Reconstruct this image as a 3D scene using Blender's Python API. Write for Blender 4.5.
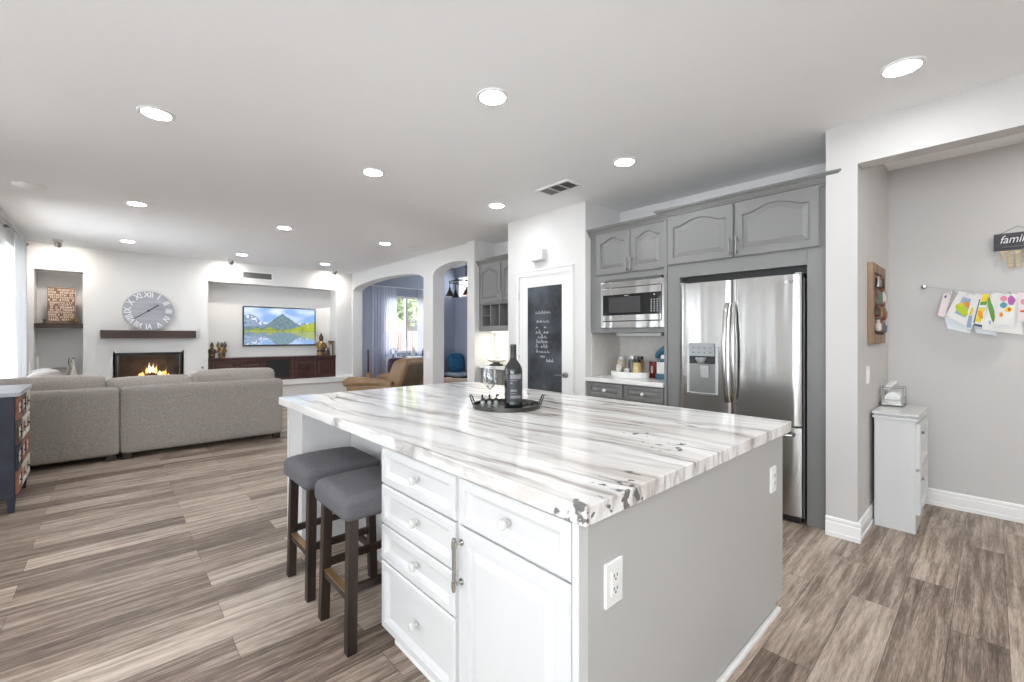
import bpy, bmesh, math, random
from mathutils import Vector, Matrix, noise as mnoise
R = math.radians
sc = bpy.context.scene
for o in list(bpy.data.objects):
    bpy.data.objects.remove(o)
C = sc.collection
random.seed(7)

# ------------------------------------------------------------------ camera
cam_data = bpy.data.cameras.new('camera')
cam = bpy.data.objects.new('camera', cam_data); C.objects.link(cam)
cam.location = (0, 0, 1.339)
cam.rotation_euler = (R(90), 0, R(-42.416))
cam_data.sensor_width = 36
cam_data.lens = 438.83 / 1024 * 36
cam_data.shift_y = -0.00407
cam_data.clip_start = 0.02
sc.camera = cam

# ------------------------------------------------------------------ world, exposure
w = bpy.data.worlds.new('sky'); sc.world = w; w.use_nodes = True
bg = w.node_tree.nodes['Background']
bg.inputs['Color'].default_value = (0.86, 0.93, 1.0, 1)
bg.inputs['Strength'].default_value = 3.9
sc.view_settings.view_transform = 'Standard'
sc.view_settings.look = 'None'
sc.view_settings.gamma = 1
sc.view_settings.use_curve_mapping = False
sc.view_settings.exposure = 1.72
LAMP = 40.0          # emission of each recessed light's lens
try:
    sc.cycles.max_bounces = 12
    sc.cycles.diffuse_bounces = 7
    sc.cycles.glossy_bounces = 5
    sc.cycles.transmission_bounces = 8
    sc.cycles.transparent_max_bounces = 12
    sc.cycles.sample_clamp_indirect = 6
    sc.cycles.caustics_reflective = False
    sc.cycles.caustics_refractive = False
    sc.cycles.use_denoising = True
except Exception:
    pass

def portal(loc, rot, sx, sy):
    d = bpy.data.lights.new('window_portal', 'AREA'); d.shape = 'RECTANGLE'; d.size = sx; d.size_y = sy
    d.cycles.is_portal = True
    o = bpy.data.objects.new('window_portal', d); C.objects.link(o); o.location = loc; o.rotation_euler = rot

# ------------------------------------------------------------------ materials
def mat(name, col, rough=0.5, metal=0.0, spec=0.5, bump=0.0, bscale=200.0, var=0.0, vscale=5.0, **kw):
    m = bpy.data.materials.new(name); m.use_nodes = True
    nt = m.node_tree; b = nt.nodes['Principled BSDF']
    b.inputs['Base Color'].default_value = (*col, 1)
    b.inputs['Roughness'].default_value = rough
    b.inputs['Metallic'].default_value = metal
    b.inputs['Specular IOR Level'].default_value = spec
    for k, v in kw.items():
        b.inputs[k.replace('_', ' ')].default_value = v
    if bump or var:
        tc = nt.nodes.new('ShaderNodeTexCoord')
    if bump:
        n = nt.nodes.new('ShaderNodeTexNoise'); n.inputs['Scale'].default_value = bscale; n.inputs['Detail'].default_value = 3
        nt.links.new(tc.outputs['Object'], n.inputs['Vector'])
        bp = nt.nodes.new('ShaderNodeBump'); bp.inputs['Strength'].default_value = bump; bp.inputs['Distance'].default_value = 0.01
        nt.links.new(n.outputs['Fac'], bp.inputs['Height']); nt.links.new(bp.outputs['Normal'], b.inputs['Normal'])
    if var:
        n = nt.nodes.new('ShaderNodeTexNoise'); n.inputs['Scale'].default_value = vscale; n.inputs['Detail'].default_value = 5
        nt.links.new(tc.outputs['Object'], n.inputs['Vector'])
        r = nt.nodes.new('ShaderNodeValToRGB')
        r.color_ramp.elements[0].position = 0.3; r.color_ramp.elements[1].position = 0.7
        r.color_ramp.elements[0].color = (*[c * (1 - var) for c in col], 1)
        r.color_ramp.elements[1].color = (*[min(1, c * (1 + var)) for c in col], 1)
        nt.links.new(n.outputs['Fac'], r.inputs['Fac']); nt.links.new(r.outputs['Color'], b.inputs['Base Color'])
    return m

def emis(name, col, s):
    m = bpy.data.materials.new(name); m.use_nodes = True
    b = m.node_tree.nodes['Principled BSDF']
    b.inputs['Base Color'].default_value = (0, 0, 0, 1); b.inputs['Roughness'].default_value = 0.4
    b.inputs['Emission Color'].default_value = (*col, 1); b.inputs['Emission Strength'].default_value = s
    return m

def glass_mat(name, tint=(1, 1, 1), refl=0.08, rough=0.0):
    m = bpy.data.materials.new(name); m.use_nodes = True
    nt = m.node_tree; nt.nodes.clear()
    o = nt.nodes.new('ShaderNodeOutputMaterial'); mx = nt.nodes.new('ShaderNodeMixShader')
    t = nt.nodes.new('ShaderNodeBsdfTransparent'); g = nt.nodes.new('ShaderNodeBsdfGlossy')
    t.inputs['Color'].default_value = (*tint, 1); g.inputs['Roughness'].default_value = rough
    lw = nt.nodes.new('ShaderNodeLayerWeight'); lw.inputs['Blend'].default_value = 0.35
    mr = nt.nodes.new('ShaderNodeMapRange'); mr.inputs['To Min'].default_value = refl * 0.4; mr.inputs['To Max'].default_value = min(1, refl * 7)
    nt.links.new(lw.outputs['Facing'], mr.inputs['Value']); nt.links.new(mr.outputs['Result'], mx.inputs['Fac'])
    nt.links.new(t.outputs[0], mx.inputs[1]); nt.links.new(g.outputs[0], mx.inputs[2]); nt.links.new(mx.outputs[0], o.inputs['Surface'])
    return m

def sheer_mat(name, col, transp=0.35, transl=0.5):
    m = bpy.data.materials.new(name); m.use_nodes = True
    nt = m.node_tree; nt.nodes.clear()
    o = nt.nodes.new('ShaderNodeOutputMaterial'); a = nt.nodes.new('ShaderNodeMixShader'); b = nt.nodes.new('ShaderNodeMixShader')
    d = nt.nodes.new('ShaderNodeBsdfDiffuse'); l = nt.nodes.new('ShaderNodeBsdfTranslucent'); t = nt.nodes.new('ShaderNodeBsdfTransparent')
    d.inputs['Color'].default_value = (*col, 1); l.inputs['Color'].default_value = (*col, 1)
    a.inputs['Fac'].default_value = transl; b.inputs['Fac'].default_value = transp
    nt.links.new(d.outputs[0], a.inputs[1]); nt.links.new(l.outputs[0], a.inputs[2])
    nt.links.new(a.outputs[0], b.inputs[1]); nt.links.new(t.outputs[0], b.inputs[2]); nt.links.new(b.outputs[0], o.inputs['Surface'])
    return m

def attr_mat(name, emit=0.0, rough=0.7):
    m = bpy.data.materials.new(name); m.use_nodes = True
    nt = m.node_tree; b = nt.nodes['Principled BSDF']; b.inputs['Roughness'].default_value = rough
    a = nt.nodes.new('ShaderNodeAttribute'); a.attribute_name = 'picture'
    if emit:
        b.inputs['Base Color'].default_value = (0.01, 0.01, 0.01, 1)
        nt.links.new(a.outputs['Color'], b.inputs['Emission Color']); b.inputs['Emission Strength'].default_value = emit
    else:
        nt.links.new(a.outputs['Color'], b.inputs['Base Color'])
    return m

def floor_mat():
    m = bpy.data.materials.new('vinyl_planks'); m.use_nodes = True
    nt = m.node_tree; N = nt.nodes; Lk = nt.links; b = N['Principled BSDF']
    tc = N.new('ShaderNodeTexCoord')
    mp = N.new('ShaderNodeMapping'); mp.inputs['Location'].default_value = (0.37, 0.05, 0)
    Lk.new(tc.outputs['Object'], mp.inputs['Vector'])
    def brick(c1, c2, mortar, ms):
        br = N.new('ShaderNodeTexBrick'); br.offset = 0.37; br.offset_frequency = 2; br.squash = 1
        br.inputs['Color1'].default_value = c1; br.inputs['Color2'].default_value = c2; br.inputs['Mortar'].default_value = mortar
        br.inputs['Scale'].default_value = 1; br.inputs['Mortar Size'].default_value = ms; br.inputs['Mortar Smooth'].default_value = 0.2
        br.inputs['Brick Width'].default_value = 1.22; br.inputs['Row Height'].default_value = 0.18; br.inputs['Bias'].default_value = 0
        Lk.new(mp.outputs['Vector'], br.inputs['Vector']); return br
    br = brick((0, 0, 0, 1), (1, 1, 1, 1), (0.5, 0.5, 0.5, 1), 0.0)
    gap = brick((1, 1, 1, 1), (1, 1, 1, 1), (0, 0, 0, 1), 0.0016)
    # random offset of the grain per plank
    ofs = N.new('ShaderNodeVectorMath'); ofs.operation = 'SCALE'; ofs.inputs['Scale'].default_value = 7.0
    Lk.new(br.outputs['Color'], ofs.inputs[0])
    add = N.new('ShaderNodeVectorMath'); add.operation = 'ADD'
    Lk.new(mp.outputs['Vector'], add.inputs[0]); Lk.new(ofs.outputs['Vector'], add.inputs[1])
    def nz(sx, sy, scale, det, dist=0.0):
        q = N.new('ShaderNodeMapping'); q.inputs['Scale'].default_value = (sx, sy, 1)
        Lk.new(add.outputs['Vector'], q.inputs['Vector'])
        n = N.new('ShaderNodeTexNoise'); n.inputs['Scale'].default_value = scale; n.inputs['Detail'].default_value = det; n.inputs['Distortion'].default_value = dist
        n.inputs['Roughness'].default_value = 0.62
        Lk.new(q.outputs['Vector'], n.inputs['Vector']); return n
    streak = nz(0.9, 16.0, 2.2, 8, 0.35)
    fine = nz(7.0, 110.0, 2.0, 5)
    blotch = nz(0.8, 2.2, 1.6, 3, 0.2)
    def math_(op, a, bb, clamp=False):
        n = N.new('ShaderNodeMath'); n.operation = op; n.use_clamp = clamp
        for i, v in enumerate((a, bb)):
            if isinstance(v, (int, float)): n.inputs[i].default_value = v
            else: Lk.new(v, n.inputs[i])
        return n.outputs[0]
    sep = N.new('ShaderNodeSeparateColor'); Lk.new(br.outputs['Color'], sep.inputs[0])
    v = math_('MULTIPLY', sep.outputs[0], 0.40)
    v = math_('ADD', v, math_('MULTIPLY', streak.outputs['Fac'], 1.25))
    v = math_('ADD', v, math_('MULTIPLY', fine.outputs['Fac'], 0.75))
    v = math_('ADD', v, math_('MULTIPLY', blotch.outputs['Fac'], 0.40))
    v = math_('SUBTRACT', v, 0.92)
    rp = N.new('ShaderNodeValToRGB'); Lk.new(v, rp.inputs['Fac'])
    e = rp.color_ramp.elements
    e[0].position = 0.12; e[0].color = (0.088, 0.062, 0.046, 1)
    e[1].position = 0.86; e[1].color = (0.62, 0.535, 0.455, 1)
    for p, c in ((0.34, (0.20, 0.149, 0.115)), (0.50, (0.33, 0.258, 0.205)), (0.66, (0.47, 0.387, 0.318))):
        q = e.new(p); q.color = (*c, 1)
    mul = N.new('ShaderNodeMix'); mul.data_type = 'RGBA'; mul.blend_type = 'MULTIPLY'; mul.inputs['Factor'].default_value = 0.55
    Lk.new(rp.outputs['Color'], mul.inputs[6]); Lk.new(gap.outputs['Color'], mul.inputs[7])
    Lk.new(mul.outputs[2], b.inputs['Base Color'])
    b.inputs['Roughness'].default_value = 0.42; b.inputs['Specular IOR Level'].default_value = 0.42
    bp = N.new('ShaderNodeBump'); bp.inputs['Strength'].default_value = 0.08; bp.inputs['Distance'].default_value = 0.004
    Lk.new(fine.outputs['Fac'], bp.inputs['Height']); Lk.new(bp.outputs['Normal'], b.inputs['Normal'])
    return m

def marble_mat():
    m = bpy.data.materials.new('veined_marble'); m.use_nodes = True
    nt = m.node_tree; N = nt.nodes; Lk = nt.links; b = N['Principled BSDF']
    tc = N.new('ShaderNodeTexCoord')
    rot = N.new('ShaderNodeMapping'); rot.inputs['Rotation'].default_value = (0, 0, R(-4))
    Lk.new(tc.outputs['Object'], rot.inputs['Vector'])
    def warp(scale, amt):
        n = N.new('ShaderNodeTexNoise'); n.inputs['Scale'].default_value = scale; n.inputs['Detail'].default_value = 4
        Lk.new(rot.outputs['Vector'], n.inputs['Vector'])
        s = N.new('ShaderNodeVectorMath'); s.operation = 'SUBTRACT'; Lk.new(n.outputs['Color'], s.inputs[0]); s.inputs[1].default_value = (0.5, 0.5, 0.5)
        k = N.new('ShaderNodeVectorMath'); k.operation = 'SCALE'; k.inputs['Scale'].default_value = amt; Lk.new(s.outputs['Vector'], k.inputs[0])
        a = N.new('ShaderNodeVectorMath'); a.operation = 'ADD'; Lk.new(rot.outputs['Vector'], a.inputs[0]); Lk.new(k.outputs['Vector'], a.inputs[1])
        return a.outputs['Vector']
    wv = warp(1.3, 0.20)
    def bands(sx, sy, scale, det, lo, hi, loc=(0, 0, 0), src=None):
        q = N.new('ShaderNodeMapping'); q.inputs['Scale'].default_value = (sx, sy, 0.35 * sx); q.inputs['Location'].default_value = loc
        Lk.new(src or wv, q.inputs['Vector'])
        n = N.new('ShaderNodeTexNoise'); n.inputs['Scale'].default_value = scale; n.inputs['Detail'].default_value = det; n.inputs['Roughness'].default_value = 0.6
        Lk.new(q.outputs['Vector'], n.inputs['Vector'])
        r = N.new('ShaderNodeMapRange'); r.inputs['From Min'].default_value = lo; r.inputs['From Max'].default_value = hi
        Lk.new(n.outputs['Fac'], r.inputs['Value']); return r.outputs['Result'], n
    broad, _ = bands(4.2, 0.36, 1.8, 6, 0.47, 0.66)
    mid, _ = bands(13.0, 0.6, 1.5, 5, 0.51, 0.66, (3, 1, 0))
    # thin dark veins : ridge of a noise
    q = N.new('ShaderNodeMapping'); q.inputs['Scale'].default_value = (3.6, 0.50, 1.2); q.inputs['Location'].default_value = (7, 2, 1)
    Lk.new(wv, q.inputs['Vector'])
    n = N.new('ShaderNodeTexNoise'); n.inputs['Scale'].default_value = 1.7; n.inputs['Detail'].default_value = 3
    Lk.new(q.outputs['Vector'], n.inputs['Vector'])
    def M(op, a, c, clamp=True):
        x = N.new('ShaderNodeMath'); x.operation = op; x.use_clamp = clamp
        for i, v in enumerate((a, c)):
            if isinstance(v, (int, float)): x.inputs[i].default_value = v
            else: Lk.new(v, x.inputs[i])
        return x.outputs[0]
    d = M('ABSOLUTE', M('SUBTRACT', n.outputs['Fac'], 0.5, False), 0)
    vein = M('SUBTRACT', 1.0, M('MULTIPLY', d, 38.0, False))
    q2 = N.new('ShaderNodeTexNoise'); q2.inputs['Scale'].default_value = 2.3; Lk.new(rot.outputs['Vector'], q2.inputs['Vector'])
    gate = N.new('ShaderNodeMapRange'); gate.inputs['From Min'].default_value = 0.44; gate.inputs['From Max'].default_value = 0.60; Lk.new(q2.outputs['Fac'], gate.inputs['Value'])
    vein = M('MULTIPLY', vein, gate.outputs['Result'])
    # dark crystalline patches near the corner
    vo, _ = bands(2.6, 1.5, 1.9, 6, 0.665, 0.70, (1.3, 5.2, 2), rot.outputs['Vector'])
    # crystalline dark flecks gathered in two spots by the front corner
    wob = N.new('ShaderNodeTexNoise'); wob.inputs['Scale'].default_value = 24; wob.inputs['Detail'].default_value = 4
    Lk.new(tc.outputs['Object'], wob.inputs['Vector'])
    spots = None
    for pt, rad in (((-0.79, -1.33, 0.0), 0.13), ((-0.62, -1.34, 0.0), 0.15), ((-0.12, -1.16, 0.05), 0.11), ((-0.02, -0.95, 0.05), 0.10)):
        dn = N.new('ShaderNodeVectorMath'); dn.operation = 'DISTANCE'; Lk.new(tc.outputs['Object'], dn.inputs[0]); dn.inputs[1].default_value = pt
        g_ = M('SUBTRACT', 1.0, M('DIVIDE', dn.outputs['Value'], rad, False))
        spots = g_ if spots is None else M('MAXIMUM', spots, g_)
    fleck = N.new('ShaderNodeMapRange'); fleck.inputs['From Min'].default_value = 0.665; fleck.inputs['From Max'].default_value = 0.70
    Lk.new(M('ADD', wob.outputs['Fac'], M('MULTIPLY', spots, 0.19), False), fleck.inputs['Value'])
    def mix(fac, c1, c2, k=1.0):
        x = N.new('ShaderNodeMix'); x.data_type = 'RGBA'
        f = M('MULTIPLY', fac, k); Lk.new(f, x.inputs['Factor'])
        if isinstance(c1, tuple): x.inputs[6].default_value = (*c1, 1)
        else: Lk.new(c1, x.inputs[6])
        x.inputs[7].default_value = (*c2, 1); return x.outputs[2]
    c = mix(broad, (0.82, 0.812, 0.795), (0.52, 0.465, 0.425), 0.8)
    c = mix(mid, c, (0.25, 0.215, 0.195), 0.8)
    c = mix(vein, c, (0.17, 0.135, 0.115), 0.85)
    c = mix(vo, c, (0.13, 0.125, 0.12), 0.9)
    c = mix(M('MULTIPLY', fleck.outputs['Result'], M('GREATER_THAN', spots, 0.02)), c, (0.10, 0.098, 0.095), 0.9)
    Lk.new(c, b.inputs['Base Color'])
    b.inputs['Roughness'].default_value = 0.09; b.inputs['Specular IOR Level'].default_value = 0.5
    return m

def steel_mat():
    m = bpy.data.materials.new('brushed_steel'); m.use_nodes = True
    nt = m.node_tree; N = nt.nodes; Lk = nt.links; b = N['Principled BSDF']
    b.inputs['Base Color'].default_value = (0.44, 0.43, 0.415, 1); b.inputs['Metallic'].default_value = 1; b.inputs['Roughness'].default_value = 0.21
    tc = N.new('ShaderNodeTexCoord'); mp = N.new('ShaderNodeMapping'); mp.inputs['Scale'].default_value = (3, 3, 500)
    Lk.new(tc.outputs['Object'], mp.inputs['Vector'])
    n = N.new('ShaderNodeTexNoise'); n.inputs['Scale'].default_value = 1; n.inputs['Detail'].default_value = 2
    Lk.new(mp.outputs['Vector'], n.inputs['Vector'])
    bp = N.new('ShaderNodeBump'); bp.inputs['Strength'].default_value = 0.02; bp.inputs['Distance'].default_value = 0.002
    # broad ripple of the thin sheet
    mp2 = N.new('ShaderNodeMapping'); mp2.inputs['Scale'].default_value = (1, 7, 0.35); Lk.new(tc.outputs['Object'], mp2.inputs['Vector'])
    n2 = N.new('ShaderNodeTexNoise'); n2.inputs['Scale'].default_value = 1.3; n2.inputs['Detail'].default_value = 1; Lk.new(mp2.outputs['Vector'], n2.inputs['Vector'])
    bp2 = N.new('ShaderNodeBump'); bp2.inputs['Strength'].default_value = 0.32; bp2.inputs['Distance'].default_value = 0.025
    Lk.new(n.outputs['Fac'], bp.inputs['Height']); Lk.new(n2.outputs['Fac'], bp2.inputs['Height'])
    Lk.new(bp2.outputs['Normal'], bp.inputs['Normal']); Lk.new(bp.outputs['Normal'], b.inputs['Normal'])
    return m

def wood_mat(name, c1, c2, rough=0.5, sc_=(1, 12, 12), axis_scale=2.0):
    m = bpy.data.materials.new(name); m.use_nodes = True
    nt = m.node_tree; N = nt.nodes; Lk = nt.links; b = N['Principled BSDF']; b.inputs['Roughness'].default_value = rough
    tc = N.new('ShaderNodeTexCoord'); mp = N.new('ShaderNodeMapping'); mp.inputs['Scale'].default_value = sc_
    Lk.new(tc.outputs['Object'], mp.inputs['Vector'])
    n = N.new('ShaderNodeTexNoise'); n.inputs['Scale'].default_value = axis_scale; n.inputs['Detail'].default_value = 6; n.inputs['Distortion'].default_value = 0.3
    Lk.new(mp.outputs['Vector'], n.inputs['Vector'])
    r = N.new('ShaderNodeValToRGB'); r.color_ramp.elements[0].position = 0.3; r.color_ramp.elements[1].position = 0.72
    r.color_ramp.elements[0].color = (*c1, 1); r.color_ramp.elements[1].color = (*c2, 1)
    Lk.new(n.outputs['Fac'], r.inputs['Fac']); Lk.new(r.outputs['Color'], b.inputs['Base Color'])
    return m

def fabric_mat(name, c1, c2, scale=260, rough=0.9, bump=0.25):
    m = bpy.data.materials.new(name); m.use_nodes = True
    nt = m.node_tree; N = nt.nodes; Lk = nt.links; b = N['Principled BSDF']; b.inputs['Roughness'].default_value = rough
    b.inputs['Specular IOR Level'].default_value = 0.2
    tc = N.new('ShaderNodeTexCoord')
    n = N.new('ShaderNodeTexNoise'); n.inputs['Scale'].default_value = scale; n.inputs['Detail'].default_value = 3
    Lk.new(tc.outputs['Object'], n.inputs['Vector'])
    r = N.new('ShaderNodeValToRGB'); r.color_ramp.elements[0].position = 0.36; r.color_ramp.elements[1].position = 0.66
    r.color_ramp.elements[0].color = (*c1, 1); r.color_ramp.elements[1].color = (*c2, 1)
    Lk.new(n.outputs['Fac'], r.inputs['Fac']); Lk.new(r.outputs['Color'], b.inputs['Base Color'])
    bp = N.new('ShaderNodeBump'); bp.inputs['Strength'].default_value = bump; bp.inputs['Distance'].default_value = 0.004
    Lk.new(n.outputs['Fac'], bp.inputs['Height']); Lk.new(bp.outputs['Normal'], b.inputs['Normal'])
    return m

WALL = mat('warm_white_paint', (0.74, 0.73, 0.715), 0.6, spec=0.3, bump=0.06, bscale=90)
GREYWALL = mat('soft_grey_paint', (0.56, 0.545, 0.53), 0.5, spec=0.35, bump=0.06, bscale=90)
CEIL = mat('ceiling_paint', (0.925, 0.93, 0.935), 0.75, spec=0.2, bump=0.08, bscale=70)
TRIM = mat('white_trim_gloss', (0.82, 0.815, 0.80), 0.3)
BLUEWALL = mat('blue_grey_paint', (0.36, 0.39, 0.47), 0.6, spec=0.3)
WHITECAB = mat('white_lacquer', (0.62, 0.62, 0.615), 0.28)
ISLGREY = mat('island_grey_paint', (0.47, 0.465, 0.45), 0.45, bump=0.03, bscale=120)
GREYCAB = mat('grey_lacquer', (0.205, 0.205, 0.20), 0.32)
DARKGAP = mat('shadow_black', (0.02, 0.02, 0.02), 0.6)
FLOOR = floor_mat(); MARBLE = marble_mat(); STEEL = steel_mat()
CHROME = mat('satin_nickel', (0.46, 0.45, 0.43), 0.22, 1.0)
PEWTER = mat('pewter_hardware', (0.30, 0.29, 0.28), 0.35, 1.0)
DGREYM = mat('dark_grey_plastic', (0.10, 0.10, 0.10), 0.4)
BLACK = mat('black_satin', (0.015, 0.015, 0.016), 0.35)
BLKGLASS = mat('black_glass', (0.01, 0.01, 0.011), 0.06)
SILVERP = mat('silver_plastic', (0.55, 0.56, 0.56), 0.35, 0.4)
WHITE = mat('white_plastic', (0.82, 0.82, 0.80), 0.35)
STOPGL = mat('smoky_stopper_glass', (0.30, 0.32, 0.31), 0.08, 0.0, 0.9)
CRYSTAL = mat('crystal_knob_glass', (0.62, 0.62, 0.60), 0.08, 0.0, 0.9)
QUARTZ = mat('white_quartz', (0.82, 0.81, 0.79), 0.15)
TILE = mat('cream_backsplash', (0.68, 0.65, 0.61), 0.3, var=0.06, vscale=18)
SOFA = fabric_mat('taupe_weave', (0.25, 0.228, 0.210), (0.43, 0.40, 0.375), 150)
SOFA2 = fabric_mat('taupe_weave_cushion', (0.29, 0.262, 0.24), (0.50, 0.46, 0.43), 150)
STOOLF = fabric_mat('charcoal_linen', (0.085, 0.083, 0.092), (0.15, 0.145, 0.155), 300)
STOOLW = wood_mat('espresso_wood', (0.012, 0.007, 0.005), (0.042, 0.025, 0.017), 0.45, (10, 10, 1))
BRASSW = mat('worn_bronze_strip', (0.42, 0.26, 0.12), 0.35, 0.7)
MANTEL = wood_mat('mantel_walnut', (0.035, 0.020, 0.015), (0.075, 0.045, 0.036), 0.5, (1, 14, 14))
MEDIA = wood_mat('dark_cherry', (0.032, 0.012, 0.010), (0.075, 0.030, 0.025), 0.35, (1.5, 10, 10))
RUSTICW = wood_mat('rustic_pine', (0.12, 0.07, 0.04), (0.36, 0.24, 0.15), 0.6, (10, 10, 1))
GALV = wood_mat('weathered_grey_planks', (0.30, 0.31, 0.34), (0.47, 0.48, 0.52), 0.7, (1, 1, 9))
LEATHER = mat('tan_leather', (0.25, 0.145, 0.07), 0.42, bump=0.12, bscale=60, var=0.18, vscale=5)
LEATHERD = mat('dark_olive_panel', (0.12, 0.088, 0.055), 0.5, var=0.15, vscale=8)
SHEERW = sheer_mat('white_sheer', (0.70, 0.71, 0.72), 0.02, 0.10)
SHEERB = sheer_mat('lavender_sheer', (0.62, 0.63, 0.74), 0.14, 0.45)
PANE = glass_mat('window_glass', refl=0.05)
WINEGL = glass_mat('wine_glass', (0.97, 0.98, 0.98), refl=0.12)
CLEARPL = glass_mat('clear_sleeve', (0.86, 0.88, 0.88), refl=0.10, rough=0.15)
FIREGL = glass_mat('fireplace_glass', (0.85, 0.85, 0.85), refl=0.06)
LENS = emis('lamp_lens', (0.96, 0.985, 1.0), LAMP)
LENSS = emis('spot_lens', (1.0, 0.93, 0.85), LAMP * 7.0)
CHALK = mat('chalk_dust', (0.52, 0.53, 0.54), 0.9)
NAVY = mat('navy_distressed_paint', (0.013, 0.019, 0.033), 0.55, var=0.35, vscale=9)
CREAMP = mat('cream_distressed_paint', (0.55, 0.52, 0.46), 0.6, var=0.2, vscale=20)
RUST = mat('rust_stain', (0.25, 0.095, 0.05), 0.55, var=0.4, vscale=16)
TAUPETOP = mat('blue_grey_top', (0.33, 0.35, 0.38), 0.45, var=0.12, vscale=10)
BOTTLE = mat('dark_bottle_glass', (0.012, 0.014, 0.014), 0.07, spec=0.7)
FOIL = mat('dark_foil', (0.035, 0.036, 0.035), 0.35)
LABELM = mat('slate_label', (0.035, 0.037, 0.044), 0.5)
TRAYM = mat('black_tray_metal', (0.055, 0.052, 0.046), 0.3, 0.6)
GOLD = mat('antique_gold', (0.24, 0.15, 0.06), 0.35, 0.7, var=0.45, vscale=30)
BROWN = mat('dark_brown_resin', (0.06, 0.032, 0.018), 0.4, var=0.5, vscale=25)
LEAFDEC = mat('dried_leaves', (0.16, 0.09, 0.025), 0.7, var=0.5, vscale=40)
TEAL = fabric_mat('teal_velvet', (0.02, 0.10, 0.20), (0.06, 0.24, 0.40), 40)
PURPLE = fabric_mat('plum_velvet', (0.05, 0.035, 0.06), (0.12, 0.09, 0.13), 40)
BEIGE = fabric_mat('beige_weave', (0.45, 0.34, 0.27), (0.62, 0.49, 0.40), 60)
BEAD = mat('natural_wood_disc', (0.50, 0.40, 0.26), 0.6, var=0.25, vscale=60)
SIGNGREY = wood_mat('charcoal_sign_board', (0.035, 0.033, 0.04), (0.075, 0.071, 0.08), 0.6, (8, 1.5, 14))
REDCAN = mat('red_tin', (0.20, 0.012, 0.012), 0.3)
BLUEP = mat('steel_blue_plastic', (0.035, 0.13, 0.21), 0.35)
FIREBRICK = mat('sooty_firebrick', (0.20, 0.195, 0.185), 0.85, var=0.3, vscale=7, bump=0.3, bscale=25)
LOGM = mat('charred_log', (0.05, 0.028, 0.018), 0.9, var=0.5, vscale=14)
FLAME = emis('flame', (1.0, 0.42, 0.12), 1.1)
FLAMEC = emis('flame_core', (1.0, 0.68, 0.32), 2.2)
EMBER = emis('embers', (1.0, 0.22, 0.05), 0.6)
VENTD = mat('vent_dark', (0.10, 0.10, 0.09), 0.6)
OUTW = mat('outside_stucco', (0.55, 0.42, 0.34), 0.9)
FENCEM = wood_mat('weathered_fence', (0.16, 0.12, 0.11), (0.28, 0.21, 0.19), 0.8, (14, 14, 1))
LEAF = mat('tree_leaves', (0.20, 0.25, 0.12), 0.7, var=0.45, vscale=3)
BARK = mat('bark', (0.14, 0.10, 0.07), 0.9)
GRAVEL = mat('patio_concrete', (0.42, 0.40, 0.37), 0.9, var=0.1, vscale=3)
CONSOLE = mat('pale_console_paint', (0.50, 0.51, 0.55), 0.5)
PICT = attr_mat('painted_picture'); SCREEN = attr_mat('screen_picture', 0.40)

# ------------------------------------------------------------------ mesh builder
def root_loc(o):
    v = Vector((0, 0, 0))
    while o is not None:
        v = v + Vector(o.location); o = o.parent
    return v

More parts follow.
